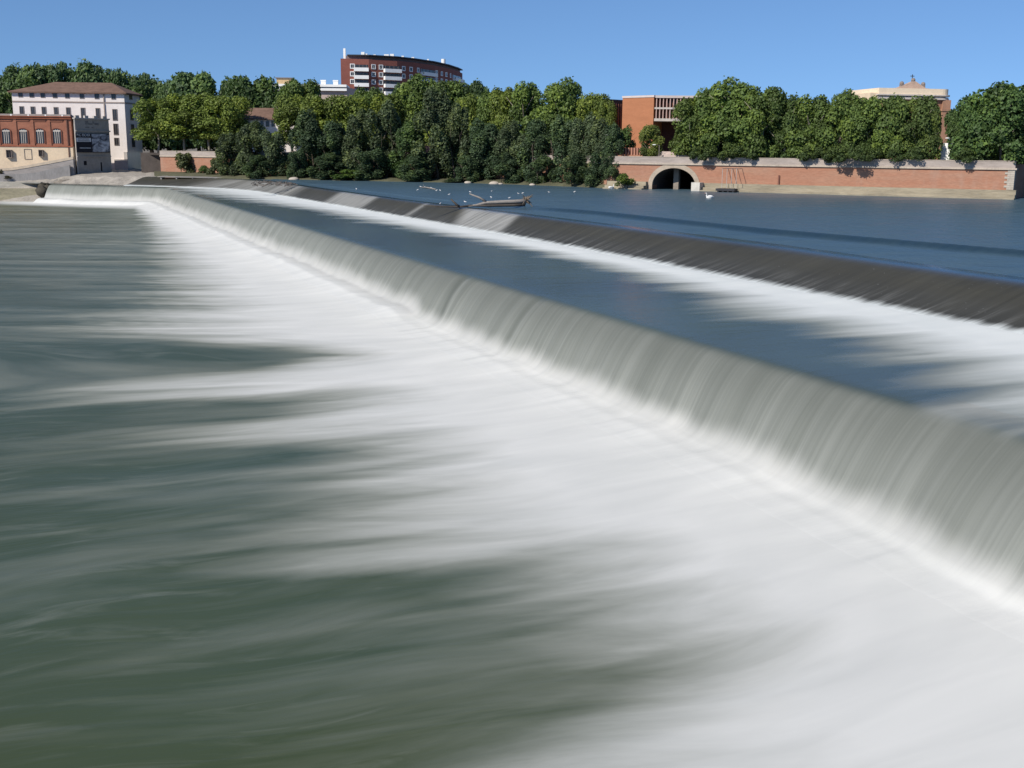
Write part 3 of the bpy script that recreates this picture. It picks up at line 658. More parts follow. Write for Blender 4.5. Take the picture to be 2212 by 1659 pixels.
m = MB(); zz = F.z(200, s1(0, 962)[1]); F.box(m, ua+.1, uc_-.3, zz-.55, zz+.55, .42, .45); m.build('title_strip', mat('strip_white', (.55, .56, .58), .7, .05), po)
def lettering(txt, u, z, size, m_, width=None):
    cu = bpy.data.curves.new('lettering', 'FONT'); cu.body = txt; cu.size = size; cu.extrude = .01; cu.align_x = 'CENTER'; cu.align_y = 'CENTER'
    tmp = bpy.data.objects.new('lettering', cu); COL.objects.link(tmp); bpy.context.view_layer.update()
    me = bpy.data.meshes.new_from_object(tmp.evaluated_get(bpy.context.evaluated_depsgraph_get())); bpy.data.objects.remove(tmp)
    if width:
        xs_ = [v.co.x for v in me.vertices]; k = width/(max(xs_)-min(xs_))
        for v in me.vertices: v.co.x *= k
    o = link('lettering', me, m_, po); M = Matrix((F.t, Vector((0, 0, 1)), F.n)).transposed().to_4x4()
    o.matrix_local = Matrix.Translation(F.P(u, z, .47)-po.location) @ M; return o
M_ink = mat('ink_white', (.60, .61, .63), .7, .05)
wtx = uc_-ua-.8
lettering('M.C. ESCHER', (ua+uc_)/2-.1, F.z(200, s1(0, 912)[1]), 1.0, M_ink, wtx)
lettering('EXPOSITION', (ua+uc_)/2-.1, zz+.22, .5, M_dark, wtx*.8)
m = MB(); F.box(m, ua+.6, uc_-.8, zz-.35, zz-.2, .45, .47); m.build('small_print', M_dark, po)
m = MB(); zz = F.z(200, s1(0, 1050)[1]); F.box(m, ua+1., uc_-.5, zz-.08, zz+.08, .42, .45); m.build('underline', M_ink, po)

# curved brick apartment block far behind the trees
pl = [(740,472),(800,474),(860,481),(900,491),(940,506),(970,524),(990,543),(999,557)]
PT = [gp(*v) for v in pl]; fac = [Facade(a_, b_) for a_, b_ in zip(PT, PT[1:])]
ab = thing('apartment_block', PT[1], 'curved red brick apartment block with white balconies rising above the trees', 'building')
ZT = dep(760, 127, 473).z
M_abr = mat('block_brick', (.235, .085, .065), .9, .15, .15, (1, 1, 3))
m = MB(); cen = PT[-1]+Vector((-35, 22, 0)); m.prism([PT[i] for i in range(len(PT))]+[cen, PT[0]+Vector((-1.5, 40, 0))], GZ-1, ZT); m.build('wall', M_abr, ab)
m = MB(); off = [PT[0]+Vector((2.5, 1.5, 0))]+[PT[i]+Vector((.2, -.35, 0)) for i in range(1, len(PT))]
m.prism(off+[cen+Vector((1, 0, 0)), PT[0]+Vector((1, 38, 0))], ZT+1.3, ZT+1.75); m.build('roof', M_iron, ab)
m = MB(); ins = [PT[0]+Vector((2, 2, 0))]+[PT[i]+Vector((-1.2, 2, 0)) for i in range(1, len(PT))]
m.prism(ins+[cen+Vector((-1, 0, 0)), PT[0]+Vector((1, 37, 0))], ZT, ZT+1.3); m.build('attic', mat('attic_grey', (.22, .16, .15), .9, .2), ab)
def seg_for(px):
    for i in range(len(pl)-1):
        if pl[i][0] <= px <= pl[i+1][0]: return fac[i]
    return fac[-1]
rows_y = {0: 212, 1: 282, 2: 351, 3: 421}
for cx, rws, w in ((880, (0,1,2), .95), (1095, (0,1,2,3), .95), (1170, (0,1,2,3), .95), (1400, (0,1,), .85), (1475, (0,1), .85), (1547, (0,1), .8), (1735, (0,1), .75), (1787, (0,1), .7), (1833, (0,1), .7), (1876, (0,1), .6)):
    for k in rws:
        X, Y = s3(cx, rows_y[k]+.000105*(max(0, cx-880))**1.9*.45); Fs = seg_for(X); uu, zz = Fs.hit(X, Y)
        zz = ZT-1.9-3.05*k*1.0-1.05
        kx = 1 if cx < 1300 else (1.25 if cx < 1600 else 1.9); Fs.window(ab, uu-w*kx, uu+w*kx, zz-.95, zz+1.0, M_white2, M_glass, .3, .14, 1 if cx < 1300 else 0)
for x0, x1, rws in ((912, 1058, (0,1,2,3)), (1208, 1375, (0,1,2,3)), (1577, 1722, (0,1)), (1900, 1985, (0,1))):
    for k in rws:
        X0, X1 = s3(x0, 0)[0], s3(x1, 0)[0]; Xm = (X0+X1)/2; Fs = seg_for(Xm)
        ua, ub = Fs.u(X0), Fs.u(X1); zz = ZT-1.9-3.05*k
        m = MB(); Fs.box(m, ua, ub, zz-3.05+.25, zz-3.05+1.45, 1.45, 1.6); Fs.box(m, ua, ua+.15, zz-3.05+.25, zz-3.05+1.45, .003, 1.45); Fs.box(m, ub-.15, ub, zz-3.05+.25, zz-3.05+1.45, .003, 1.45); Fs.box(m, ua, ub, zz-3.05, zz-3.05+.25, .003, 1.6)
        bo = m.build('balcony', M_white2, ab)
        g = MB(); Fs.box(g, ua+.1, ub-.1, zz-3.05+.25, zz-.35, .004, .05); g.build('window_wall', M_glass, bo)
        g = MB()
        for j in range(4): c_ = ua+(ub-ua)*(j+.5)/4; Fs.box(g, c_-.08, c_+.08, zz-3.05+.3, zz-.35, .06, .14)
        g.build('mullion', M_shut, bo)
m = MB()
for cx, h, w in ((825, 3.9, .45), (1010, 2.2, .7), (1080, 1.4, .5), (1165, 1.2, .5), (1285, 1.6, 1.0), (1340, 2., .8), (1475, 1.7, .5), (1585, 1.7, .6), (1740, 2.0, .4)):
    X, _ = s3(cx, 0); Fs = seg_for(X); c_ = Fs.P(Fs.u(X), 0, -4); m.box(c_.x-w, c_.x+w, c_.y-w, c_.y+w, ZT+(1.75 if cx > 850 else 0), ZT+1.4+h*.75); m.build('chimney', M_white2, ab); m = MB()
X, _ = s3(1893, 0); Fs = seg_for(X); c_ = Fs.P(Fs.u(X), 0, -4); m.tube([(c_.x, c_.y, ZT), (c_.x, c_.y, ZT+4.6)], 1.0, 10)
m.build('chimney', M_white2, ab)

# low white flat-roofed block left of it
p, q = gp(576, 430), gp(752, 432); F = Facade(p, q); lb = thing('flat_roofed_block', (p+q)/2, 'long low white flat-roofed block left of the curved apartments', 'building')
zr = F.z(650, 182); m = MB(); m.prism([p, q, q+Vector((2, 14, 0)), p+Vector((-2, 14, 0))], GZ-1, zr-.9); m.build('wall', mat('beige_render', (.45, .36, .32), .9, .15), lb)
m = MB(); F.box(m, -.6, F.len, zr-.9, zr, -14, 1.6); m.build('roof', M_white2, lb)
m = MB(); F.box(m, 0, F.len, F.z(650, 195.5), F.z(650, 189), .003, 1.2); m.build('balcony', M_white2, lb)
for k in range(12): uu = F.len*(k+.5)/12; F.window(lb, uu-.85, uu+.85, F.z(650, 189), zr-.95, M_iron, M_glass, .1, .08, 0)
m = MB(); ua, ub = F.u(600), F.u(633); F.box(m, ua+.3, ub-.3, zr, F.z(615, 169), -8, -1.2); m.build('penthouse', mat('penthouse_tan', (.50, .36, .20), .9, .15), lb)
m = MB(); F.box(m, ua-.2, ub+.2, F.z(615, 169), F.z(615, 167), -8.5, -.8); m.build('penthouse_roof', M_shut, lb)
m = MB()
for X in (700.5, 727): uu = F.u(X); F.box(m, uu-.9, uu+.9, zr, zr+1.3, -4, -2.4); F.box(m, uu-1., uu+1., zr+1.3, zr+1.8, -4.1, -2.3); m.build('chimney', M_white2, lb); m = MB()

# house with the brown roof
p, q = gp(530, 335), gp(640, 336); F = Facade(p, q); ho = thing('house', (p+q)/2, 'pale house with a long brown tiled roof seen between the trees', 'house')
ze = F.z(570, 256); zr = ze+3.2; m = MB(); m.prism([p, q, q+Vector((1, 11, 0)), p+Vector((-1, 11, 0))], GZ-1, ze); m.build('wall', M_white, ho)
m = MB(); A0, A1 = F.P(-.6, ze-.1, .8), F.P(F.len+.6, ze-.1, .8); B0, B1 = F.P(-.6, zr, -5.5), F.P(F.len+.6, zr, -5.5); C0, C1 = F.P(-.6, ze-.1, -11.8), F.P(F.len+.6, ze-.1, -11.8)
d_ = Vector((0, 0, -.25)); m.quad(A0, A1, B1, B0); m.quad(B0, B1, C1, C0); m.quad(A0+d_, A1+d_, A1, A0); m.quad(C0+d_, C1+d_, A1+d_, A0+d_); m.quad(A0, B0, C0); m.quad(A1, C1, B1); m.build('roof', M_tile, ho)
for X in (556, 568, 580, 592): uu = F.u(X); F.window(ho, uu-.5, uu+.5, ze-2.3, ze-.6, M_shut, M_glass, .12, .1)

# modern brick university block
ts = thing('university_building', gp(1400, 262), 'modern orange brick building with thin vertical fins behind the quay', 'building')
p, q = gp(1342, 268), gp(1409, 262); F = Facade(p, q); zt = F.z(1375, 211)
M_obr = mat('orange_brick', (.37, .155, .078), .9, .12, .2, (1, 1, 4))
m = MB(); m.prism([p, q, q+Vector((9, 26, 0)), p+Vector((6, 26, 0))], GZ-.5, zt); m.build('wall', M_obr, ts)
p2, q2 = q+Vector((.15, .1, 0)), gp(1640, 262); G = Facade(p2, q2); zf = G.z(1440, 256); zt2 = zt-.15
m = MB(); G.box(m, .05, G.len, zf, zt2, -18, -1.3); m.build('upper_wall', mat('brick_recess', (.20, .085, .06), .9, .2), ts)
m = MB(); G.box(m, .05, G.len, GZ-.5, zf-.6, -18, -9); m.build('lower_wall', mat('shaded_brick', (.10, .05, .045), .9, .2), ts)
m = MB(); G.box(m, .05, G.len, zf-.6, zf, -18, .25); m.build('floor_slab', M_pale, ts)
m = MB(); F.box(m, -.1, F.len+.1, zt, zt+.45, -26, .12); G.box(m, .2, G.len, zt2, zt2+.55, -18, .25); m.build('roof', mat('roof_edge', (.55, .47, .44), .8, .1), ts)
uD = G.u(1435)
for za, zb_ in ((zf, (zf+zt2)/2-.2), ((zf+zt2)/2+.2, zt2)):
    m = MB(); k = .5
    while k < G.len: G.box(m, k-.09, k+.09, za, zb_, -1.25, .1); k += .78
    m.build('vertical_fins', mat('fin_pink', (.48, .33, .29), .8, .1) if 'fin_pink' not in bpy.data.materials else bpy.data.materials['fin_pink'], ts)
m = MB(); G.box(m, .05, G.len, (zf+zt2)/2-.2, (zf+zt2)/2+.2, -1.25, .12); m.build('mid_rail', M_pale, ts)
m = MB(); G.box(m, uD+.2, G.len, zf, (zf+zt2)/2-.2, -1.25, -.5); G.box(m, uD+.2, G.len, (zf+zt2)/2+.2, zt2-1., -1.25, -.5); m.build('brick_panel', M_obr, ts)
for X, y in ((1445, 223), (1456, 223), (1445, 244), (1456, 244)):
    uu = G.u(X); zz = G.z(X, y); G.window(ts, uu-.4, uu+.4, zz-1.1, zz+1.1, M_iron, M_glass, .1, .06, 0, -.49)
wing = thing('dark_wing', gp(1325, 282), 'dark brick wing in shade just left of the orange brick building', 'building')
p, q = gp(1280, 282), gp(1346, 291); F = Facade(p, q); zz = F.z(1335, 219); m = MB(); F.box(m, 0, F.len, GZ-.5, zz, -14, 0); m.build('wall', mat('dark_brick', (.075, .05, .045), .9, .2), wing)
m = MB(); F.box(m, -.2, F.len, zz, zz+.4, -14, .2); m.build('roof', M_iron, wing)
m = MB(); k = .6
while k < F.len: F.box(m, k, k+.15, GZ+2, zz-.6, .003, .3); k += 1.
m.build('vertical_fins', M_rbrick, wing)
# brick pier fence and the stone ramp walls on the quay
Ff = Facade(gp(1312, wallY(1318)+4.5), gp(1400, wallY(1400)+6)); fe_ = thing('fence', Ff.P(Ff.len/2, GZ, 0), 'row of slim pink brick piers on a low wall above the quay parapet', 'fence')
m = MB(); Ff.box(m, 0, Ff.len, GZ, 6.9, -.6, 0); m.build('base_wall', M_brickwall, fe_)
m = MB(); k = .2
while k < Ff.len-.3: Ff.box(m, k, k+.3, 6.9, Ff.z(1360, 319), -.5, -.1); k += .62
m.build('piers', mat('pier_brick', (.40, .20, .14), .9, .2), fe_)
m = MB(); Ff.box(m, 0, Ff.len, 7.0, Ff.z(1360, 319), -1.3, -1.1); m.build('back_panel', mat('panel_dark_brick', (.13, .055, .045), .9, .2), fe_)
m = MB(); Ff.box(m, Ff.len, Ff.len+.9, GZ, Ff.z(1398, 316), -1.2, .1); m.build('end_pier', M_brickwall, fe_)
Fs = Facade(gp(1404, wallY(1404)+5), gp(1506, wallY(1506)+5)); m = MB(); Fs.box(m, 0, Fs.len*.55, GZ, Fs.z(1430, 327), -4, -.6); Fs.box(m, Fs.len*.3, Fs.len*.95, GZ, Fs.z(1470, 333), -4, 0)
tag(m.build('retaining_wall', mat('pinkish_stone', (.44, .36, .32), .9, .2)), 'pinkish pale stone retaining wall behind the parapet above the tunnel', 'wall')
# domed hall with the cream attic
dh = thing('hospital_building', gp(1965, 285), 'grand brick building with a cream rounded attic and a small pediment behind the quay trees', 'building')
p, q = gp(1884, 294), gp(2041, 298); F = Facade(p, q)
za, zb_, zc_ = F.z(1960, 204), F.z(1960, 191), F.z(1960, 213)
m = MB(); F.box(m, 0, F.len, GZ-.5, zc_, -14, 0); m.build('wall', mat('hall_brick', (.30, .15, .10), .9, .2), dh)
rc = lambda ins: [F.P(.4+ins, 0, .5-ins), F.P(F.len-2.2, 0, .5-ins)]+[F.P(F.len-2.2+(2.6-ins)*math.sin(a_), 0, -2.1+(2.6-ins)*math.cos(a_)) for a_ in [R(15*k) for k in range(1, 7)]]+[F.P(F.len+.4-ins, 0, -14), F.P(.4+ins, 0, -14)]
m = MB(); m.prism(rc(0.), za, zb_); m.build('attic', mat('cream_stone', (.74, .61, .45), .85, .08), dh)
m = MB(); m.prism(rc(-.5), za-.35, za-.003); m.prism(rc(-.2), zc_-.2, zc_+.45); m.build('cornice', M_pale, dh)
m = MB(); m.prism(rc(.5), zc_+.45, za-.35); m.build('frieze', M_dark, dh)
m = MB(); k = .6
while k < F.len-2.5: F.box(m, k, k+.4, zc_+.5, za-.4, 0, .6); k += 1.0
m.build('dentils', M_pale, dh)
m = MB(); F.box(m, F.len-2., F.len+.3, GZ-.5, zc_-.2, -.3, .5); F.box(m, F.len-2.2, F.len+.5, zc_-3, zc_-2.4, -.3, .7); m.build('corner_pier', mat('pier_tan', (.36, .20, .13), .9, .2), dh)
m = MB(); F.box(m, -1.6, .35, GZ, F.z(1880, 200), -9, .0); m.build('side_wall', M_cream, dh)
M_ped = mat('pediment_stone', (.42, .31, .25), .9, .2); FB = Facade(F.P(0, 0, -5), F.P(F.len, 0, -5))
ua, ub, um = FB.u(1924), FB.u(1996), FB.u(1964); zp = FB.z(1964, 175.5); m = MB()
P = FB.P; z0 = zb_-.5; m.hexa([P(ua,z0,0),P(ub,z0,0),P(ub,z0,-1.5),P(ua,z0,-1.5),P(ua,z0+.9,0),P(ub,z0+.9,0),P(ub,z0+.9,-1.5),P(ua,z0+.9,-1.5)])
m.hexa([P(ua+.8,z0+.9,0),P(ub-.8,z0+.9,0),P(ub-.8,z0+.9,-1.5),P(ua+.8,z0+.9,-1.5),P(um-.35,zp,0),P(um+.35,zp,0),P(um+.35,zp,-1.5),P(um-.35,zp,-1.5)]); m.build('pediment', M_ped, dh)
for X, z_, h in ((1940, 182.5, 1.3), (1964, 174.5, 1.1), (1986, 183, 1.)):
    m = MB(); uu = FB.u(X); zz = FB.z(X, z_+5); FB.box(m, uu-.4, uu+.4, zz-.9, zz+h*.5, -1.2, -.3); c_ = FB.P(uu, zz+h*.5+.3, -.75); m.ball(c_, (.6, .6, .55)); m.build('urn', M_shut, dh)
m = MB(); uu = FB.u(1961.5); FB.box(m, uu-.07, uu+.07, zp+.3, FB.z(1961, 160), -.8, -.66); FB.box(m, uu-.55, uu+.55, FB.z(1961, 164.5), FB.z(1961, 163), -.8, -.66); m.build('cross', M_iron, dh)
# things glimpsed under the trees at the right
Fk = Facade(gp(2032, wallY(2032)+5), gp(2112, wallY(2112)+5))
m = MB(); Fk.box(m, 0, 1.2, GZ, Fk.z(2036, 309), -1, 0); Fk.box(m, 1.2, 1.7, GZ, Fk.z(2036, 322), -1, 0); tag(m.build('notice_board', M_white2), 'white upright notice panel between the tree trunks at the right', 'panel')
m = MB(); k = 2.2
while k < Fk.len: Fk.box(m, k, k+.12, GZ+1.2, Fk.z(2080, 333), -.2, 0); k += .4
Fk.box(m, 2., Fk.len, GZ, GZ+1.2, -.2, 0)
tag(m.build('picket_fence', mat('fence_grey', (.45, .42, .38), .8, .2)), 'pale picket fence on the quay right of the white notice panel', 'fence')

# ------------------------------------------------------------------ trees
def leaf_mat():
    t = NT('leaves'); oi = t.n.new('ShaderNodeObjectInfo'); tint = t.attr('tint')
    n_ = t.noise(t.mapping(t.coord(), (1, 1, 1)), 5., 3, .6)
    c = t.mix(1., oi.outputs['Color'], t.remap(t.math('ADD', t.math('MULTIPLY', tint, .6), t.math('MULTIPLY', n_, .4)), .15, .85, .55, 1.68, False), 'MULTIPLY')
    yel = t.mix(1., c, (1.2, 1.08, .7), 'MULTIPLY'); c = t.mix(t.remap(tint, .55, 1.), c, yel)
    t.set(Base_Color=c, Roughness=.55, Specular_IOR_Level=.25)
    tr = t.n.new('ShaderNodeBsdfTranslucent'); t.put(tr.inputs[0], t.mix(1., c, (1.1, 1.2, .6), 'MULTIPLY'))
    mx = t.n.new('ShaderNodeMixShader'); mx.inputs[0].default_value = .22
    t.l.new(t.b.outputs[0], mx.inputs[1]); t.l.new(tr.outputs[0], mx.inputs[2]); t.l.new(mx.outputs[0], t.out.inputs[0])
    return t.m
M_leaf = leaf_mat()
M_bark = mat('plane_bark', (.24, .21, .165), .9, .35, 1.2); M_bark2 = mat('dark_bark', (.075, .062, .048), .9, .3, 1.2)

def crown_mesh(name, seed, style, n):
    r = np.random.RandomState(seed)
    if style == 'plane': Wd, Hd, ls = 11., 11., .47
    elif style == 'tall': Wd, Hd, ls = 8.5, 15., .46
    elif style == 'round': Wd, Hd, ls = 10., 9., .50
    else: Wd, Hd, ls = 6., 4.5, .36
    cen, rad = [], []
    nl = {'plane': 34, 'tall': 30, 'round': 26, 'bush': 14}[style]
    while len(cen) < nl:
        d = r.normal(size=3); d /= np.linalg.norm(d)
        h = r.rand()
        if style == 'tall':
            z = r.uniform(.06, .90); w = np.interp(z, [0, .12, .35, .6, .85, 1], [.55, .9, 1, .85, .55, .15])
            a = r.rand()*6.28; q = math.sqrt(r.rand())*w*.78
            c = np.array([math.cos(a)*q*Wd/2, math.sin(a)*q*Wd/2, z*Hd]); k = r.uniform(.85, 1.35)
            cen.append(c); rad.append((k, k, k*r.uniform(1.5, 2.4)))
        else:
            z = r.uniform(.05, .86); w = np.interp(z, [0, .15, .45, .75, 1], [.62, .92, 1, .82, .35])
            if style == 'bush': w = np.interp(z, [0, .3, 1], [1, .95, .3])
            a = r.rand()*6.28; q = r.uniform(.35, .80)*w
            c = np.array([math.cos(a)*q*Wd/2, math.sin(a)*q*Wd/2, z*Hd]); k = r.uniform(.13, .23)*Wd*.9
            cen.append(c); rad.append((k, k, k*(r.uniform(.9, 1.55) if z > .55 else r.uniform(.75, 1.05))))
    cen = np.array(cen); rad = np.array(rad)
    p = rad[:,0]*rad[:,2]; p = p/p.sum()
    li = r.choice(nl, n, p=p)
    d = r.normal(size=(n, 3)); d /= np.linalg.norm(d, axis=1)[:,None]
    d[:,2] = np.where(r.rand(n) < .45, np.abs(d[:,2]), d[:,2])
    sh = r.uniform(.45, 1.08, n)**.55 + np.where(r.rand(n) < .06, r.uniform(0, .22, n), 0)
    pos = cen[li]+d*rad[li]*sh[:,None]
    if style == 'tall': pos[:,2] -= r.rand(n)*.5
    pos[:,2] = np.maximum(pos[:,2], r.rand(n)*.6)
    nr = d*.75+r.normal(size=(n, 3))*.5; nr[:,2] += .15; nr /= np.linalg.norm(nr, axis=1)[:,None]
    t1 = np.cross(nr, r.normal(size=(n, 3))); t1 /= np.linalg.norm(t1, axis=1)[:,None]; t2 = np.cross(nr, t1)
    s = ls*r.uniform(.4, 1.6, n)[:,None]; asp = r.uniform(.5, .9, n)[:,None]
    if style == 'tall': asp *= .75
    bend = nr*s*r.uniform(-.2, .2, n)[:,None]
    V = np.stack([pos-t1*s*.5, pos-t2*s*asp*.5+bend, pos+t1*s*.5, pos+t2*s*asp*.5+bend], 1).reshape(-1, 3)
    V /= np.array([Wd, Wd, np.percentile(V[:,2], 99.85)])
    tint = np.clip(.5+.34*(r.rand(nl)[li]-.5)*2+r.normal(size=n)*.15, 0, 1)
    me = bpy.data.meshes.new(name); me.from_pydata(V.tolist(), [], np.arange(4*n).reshape(n, 4).tolist()); me.update()
    at_ = me.attributes.new('tint', 'FLOAT', 'FACE'); at_.data.foreach_set('value', tint.astype(np.float32))
    me.materials.append(M_leaf); return me, Wd, Hd
PRO = {}
for st, k, n in (('plane', 4, 15000), ('tall', 4, 13000), ('round', 3, 10000), ('bush', 3, 2600)):
    PRO[st] = [crown_mesh('crown', 100+17*i+len(st)*7, st, n) for i in range(k)]
def trunk_mesh(seed, h, w, r0, lean=0., limbs=5):
    r = random.Random(seed); m = MB(); n = 6
    pts = [(lean*h*(i/n)**1.3+r.uniform(-.06, .06)*i, r.uniform(-.06, .06)*i, h*.72*i/n) for i in range(n+1)]
    m.tube(pts, [r0*(1.35-.35*min(1, i/1.2))*(1-.55*i/n) for i in range(n+1)], 7)
    for k in range(limbs):
        b = pts[2+int(r.random()*(n-2))]; a = 6.28*k/limbs+r.random(); L = w*r.uniform(.25, .42)
        m.tube([b, (b[0]+math.cos(a)*L*.45, b[1]+math.sin(a)*L*.45, b[2]+h*.14), (b[0]+math.cos(a)*L, b[1]+math.sin(a)*L, b[2]+h*.30)], [r0*.42, r0*.28, r0*.1], 5)
    return m
TREES = []
def tree(name, style, px, top, Y, wpx, col, z0, label, cat='tree', group=None, cb=.22, var=None, bark=None, depth=1., stems=1, rz=None):
    sd_ = len(TREES)+1; TREES.append(px); r = random.Random(sd_*31)
    b = gp(px, Y); ztop = dep(px, top, Y).z; H = ztop-z0; w = wpx/FOC*Y*(1.25 if style in ('plane', 'round') else 1.08)
    o = thing(name, (b.x, b.y, z0), label, cat, group)
    me, Wd, Hd = PRO[style][(var if var is not None else sd_) % len(PRO[style])]
    c = bpy.data.objects.new('crown', me); COL.objects.link(c); c.parent = o
    hz = H*(1-cb); c.location = (0, 0, H*cb); c.scale = (w, w*depth, hz); c.rotation_euler = (0, 0, r.random()*6.28 if rz is None else rz)
    j = r.uniform(.88, 1.12); c.color = tuple(v*j for v in col)+(1,)
    for k in range(stems):
        tm_ = trunk_mesh(sd_*7+k, H*.9, w, max(.10, H*.022)/(1 if stems == 1 else 1.5), (r.uniform(-.1, .1) if stems == 1 else r.uniform(-.22, .22)), 5 if stems == 1 else 3)
        if stems > 1: tm_.v = [(v[0]+(k-(stems-1)/2)*w*.16, v[1], v[2]) for v in tm_.v]
        tm_.v = [(v[0]+b.x, v[1]+b.y, v[2]+z0) for v in tm_.v]; tm_.build('trunk', bark or (M_bark if style == 'plane' else M_bark2), o, True)
    return o
LIME, MIDG, DEEP, GREY, FARG, BLUEG = (.118,.158,.034), (.090,.136,.036), (.056,.094,.032), (.074,.102,.050), (.068,.112,.046), (.054,.086,.042)

# far trees behind the white mill
for px, top, w, lab in ((-18, 152, 90, 'dark far tree cut by the left edge of the view behind the mill'), (28, 141, 74, 'far tree above the left end of the mill roof, paired crowns at its top'),
    (98, 140, 84, 'broad far tree over the left half of the mill roof'), (152, 136, 70, 'far tree behind the middle of the mill ridge'), (212, 135, 78, 'tallest far tree, behind the right half of the mill ridge'),
    (262, 150, 58, 'small far tree behind the right hip of the mill roof'), (328, 160, 74, 'far tree just right of the mill roof, apart from its neighbours')):
    tree('broadleaf_tree', 'round', px, top, 400, w*1.2, FARG, GZ, lab, group='far trees behind the mill', cb=.12, depth=.8)
for px, top, w, lab in ((60, 168, 95, 'low dark far tree filling the gap left of the mill roof ridge'), (-5, 195, 90, 'dark tree low behind the brick hall at the left edge'), (295, 178, 90, 'low dark tree behind the right hip of the mill roof'), (365, 185, 70, 'dark tree behind the pale green plane tree beside the mill')):
    tree('broadleaf_tree', 'round', px, top, 385, w, DEEP, GZ, lab, group='far trees behind the mill', cb=.05, depth=.8)
# darker trees behind the bright plane row, left
for px, top, w, Y, c, lab in ((430, 156, 104, 372, FARG, 'large mid green tree standing tall behind the bright plane row'), (385, 176, 60, 376, FARG, 'slim tree on the left flank of the large mid green tree'),
    (512, 170, 66, 370, DEEP, 'dark tree between the large mid green tree and the dark round one'), (552, 165, 105, 362, DEEP, 'very dark round tree left of the long white flat-roofed block'), (600, 192, 76, 355, DEEP, 'dark tree drooping over the brown roofed house')):
    tree('broadleaf_tree', 'round', px, top, Y, w, c, GZ, lab, group='dark trees behind the plane row', cb=.06)
# bright planes, left quay
for px, top, w, c, lab in ((342, 213, 88, LIME, 'yellow green plane tree touching the right side of the mill'), (398, 203, 88, LIME, 'yellow green plane tree second from the mill, over the red quay wall'),
    (452, 202, 86, LIME, 'yellow green plane tree third from the mill, trunks in deep shade'), (502, 208, 78, LIME, 'yellow green plane tree last before the brown roofed house')):
    tree('plane_tree', 'plane', px, top, 330, w, c, GZ, lab, group='bright plane trees by the mill', cb=.26)
# planes along the quay, centre
for px, top, w, Y, c, lab in ((655, 172, 84, 345, MIDG, 'dark topped tree before the white flat-roofed block'), (632, 205, 72, 322, LIME, 'bright plane tree right of the brown roofed house'), (690, 206, 84, 318, LIME, 'bright plane tree under the white flat-roofed block'),
    (752, 206, 86, 315, LIME, 'bright plane tree left of the foot of the apartment block'), (800, 190, 70, 335, MIDG, 'tree whose crown covers the lower left of the apartment block'), (832, 204, 82, 312, LIME, 'bright plane tree below the middle of the apartment block'),
    (905, 165, 96, 330, MIDG, 'wide tree covering the middle of the apartment block'), (972, 176, 92, 326, MIDG, 'tree covering the right half of the apartment block'), (1024, 176, 64, 322, FARG, 'pointed tree just right of the apartment block'),
    (945, 200, 70, 308, LIME, 'bright plane tree between dark riverside poplars'), (1010, 205, 70, 305, LIME, 'bright plane tree behind the tallest riverside tree'), (1070, 196, 70, 300, MIDG, 'mid green plane tree left of the tall pair of plane trees'),
    (1088, 190, 62, 297, LIME, 'bright sided plane tree leaning on the tall pair'), (1140, 178, 78, 293, MIDG, 'left one of the tall pair of plane trees'), (1212, 172, 94, 286, MIDG, 'right one of the tall pair of plane trees, tallest of the centre'),
    (1282, 202, 68, 276, LIME, 'bright plane tree left of the orange brick building'), (1310, 220, 40, 272, LIME, 'small bright plane tree touching the dark brick wing'), (870, 182, 60, 340, DEEP, 'dark tree directly under the first balconies of the apartments')):
    tree('plane_tree' if c is not FARG and c is not DEEP else 'broadleaf_tree', 'plane', px, top, Y, w, c, GZ, lab, group='trees along the middle quay', cb=.18)
# dark trees at the water's edge
for px, top, w, st, c, lab in ((497, 288, 62, 'tall', GREY, 'low riverside tree farthest left, just right of the red wall'), (548, 262, 74, 'tall', GREY, 'dark riverside tree below the brown roofed house'), (592, 282, 64, 'tall', GREY, 'dark riverside tree left of the pale gap at the water'),
    (668, 238, 80, 'tall', BLUEG, 'dark riverside tree just right of the pale gap'), (722, 262, 80, 'tall', BLUEG, 'dark bushy riverside tree with a broad foot'), (776, 240, 74, 'tall', GREY, 'greyish riverside tree left of the olive one'),
    (826, 222, 84, 'tall', GREY, 'tall greyish riverside tree below the apartment block'), (880, 262, 70, 'tall', DEEP, 'olive riverside tree before the glimpsed arches'), (938, 190, 92, 'tall', GREY, 'tallest riverside tree, a broad greyish poplar'),
    (990, 222, 70, 'tall', GREY, 'slender riverside tree right of the tallest one'), (1052, 258, 84, 'tall', BLUEG, 'dark riverside tree behind the driftwood log'), (1108, 262, 70, 'tall', GREY, 'riverside tree just right of the driftwood roots'),
    (1160, 258, 80, 'tall', BLUEG, 'dense riverside tree below the tall pair of plane trees'), (1214, 252, 76, 'tall', BLUEG, 'dark riverside tree with hanging branches'), (1262, 246, 78, 'tall', GREY, 'riverside tree second from the right end of the row'), (1296, 258, 70, 'tall', GREY, 'riverside tree next to the last, its foot in deep shade'), (1324, 268, 56, 'tall', BLUEG, 'last riverside tree on the right, leaning over the start of the wall')):
    tree('riverside_tree', st, px, top, px_bank(px)+4.5+(sum(map(ord, lab)) % 5)*.7, w*1.12, c, .3, lab, group='dark trees at the water edge', cb=.03, stems=2)
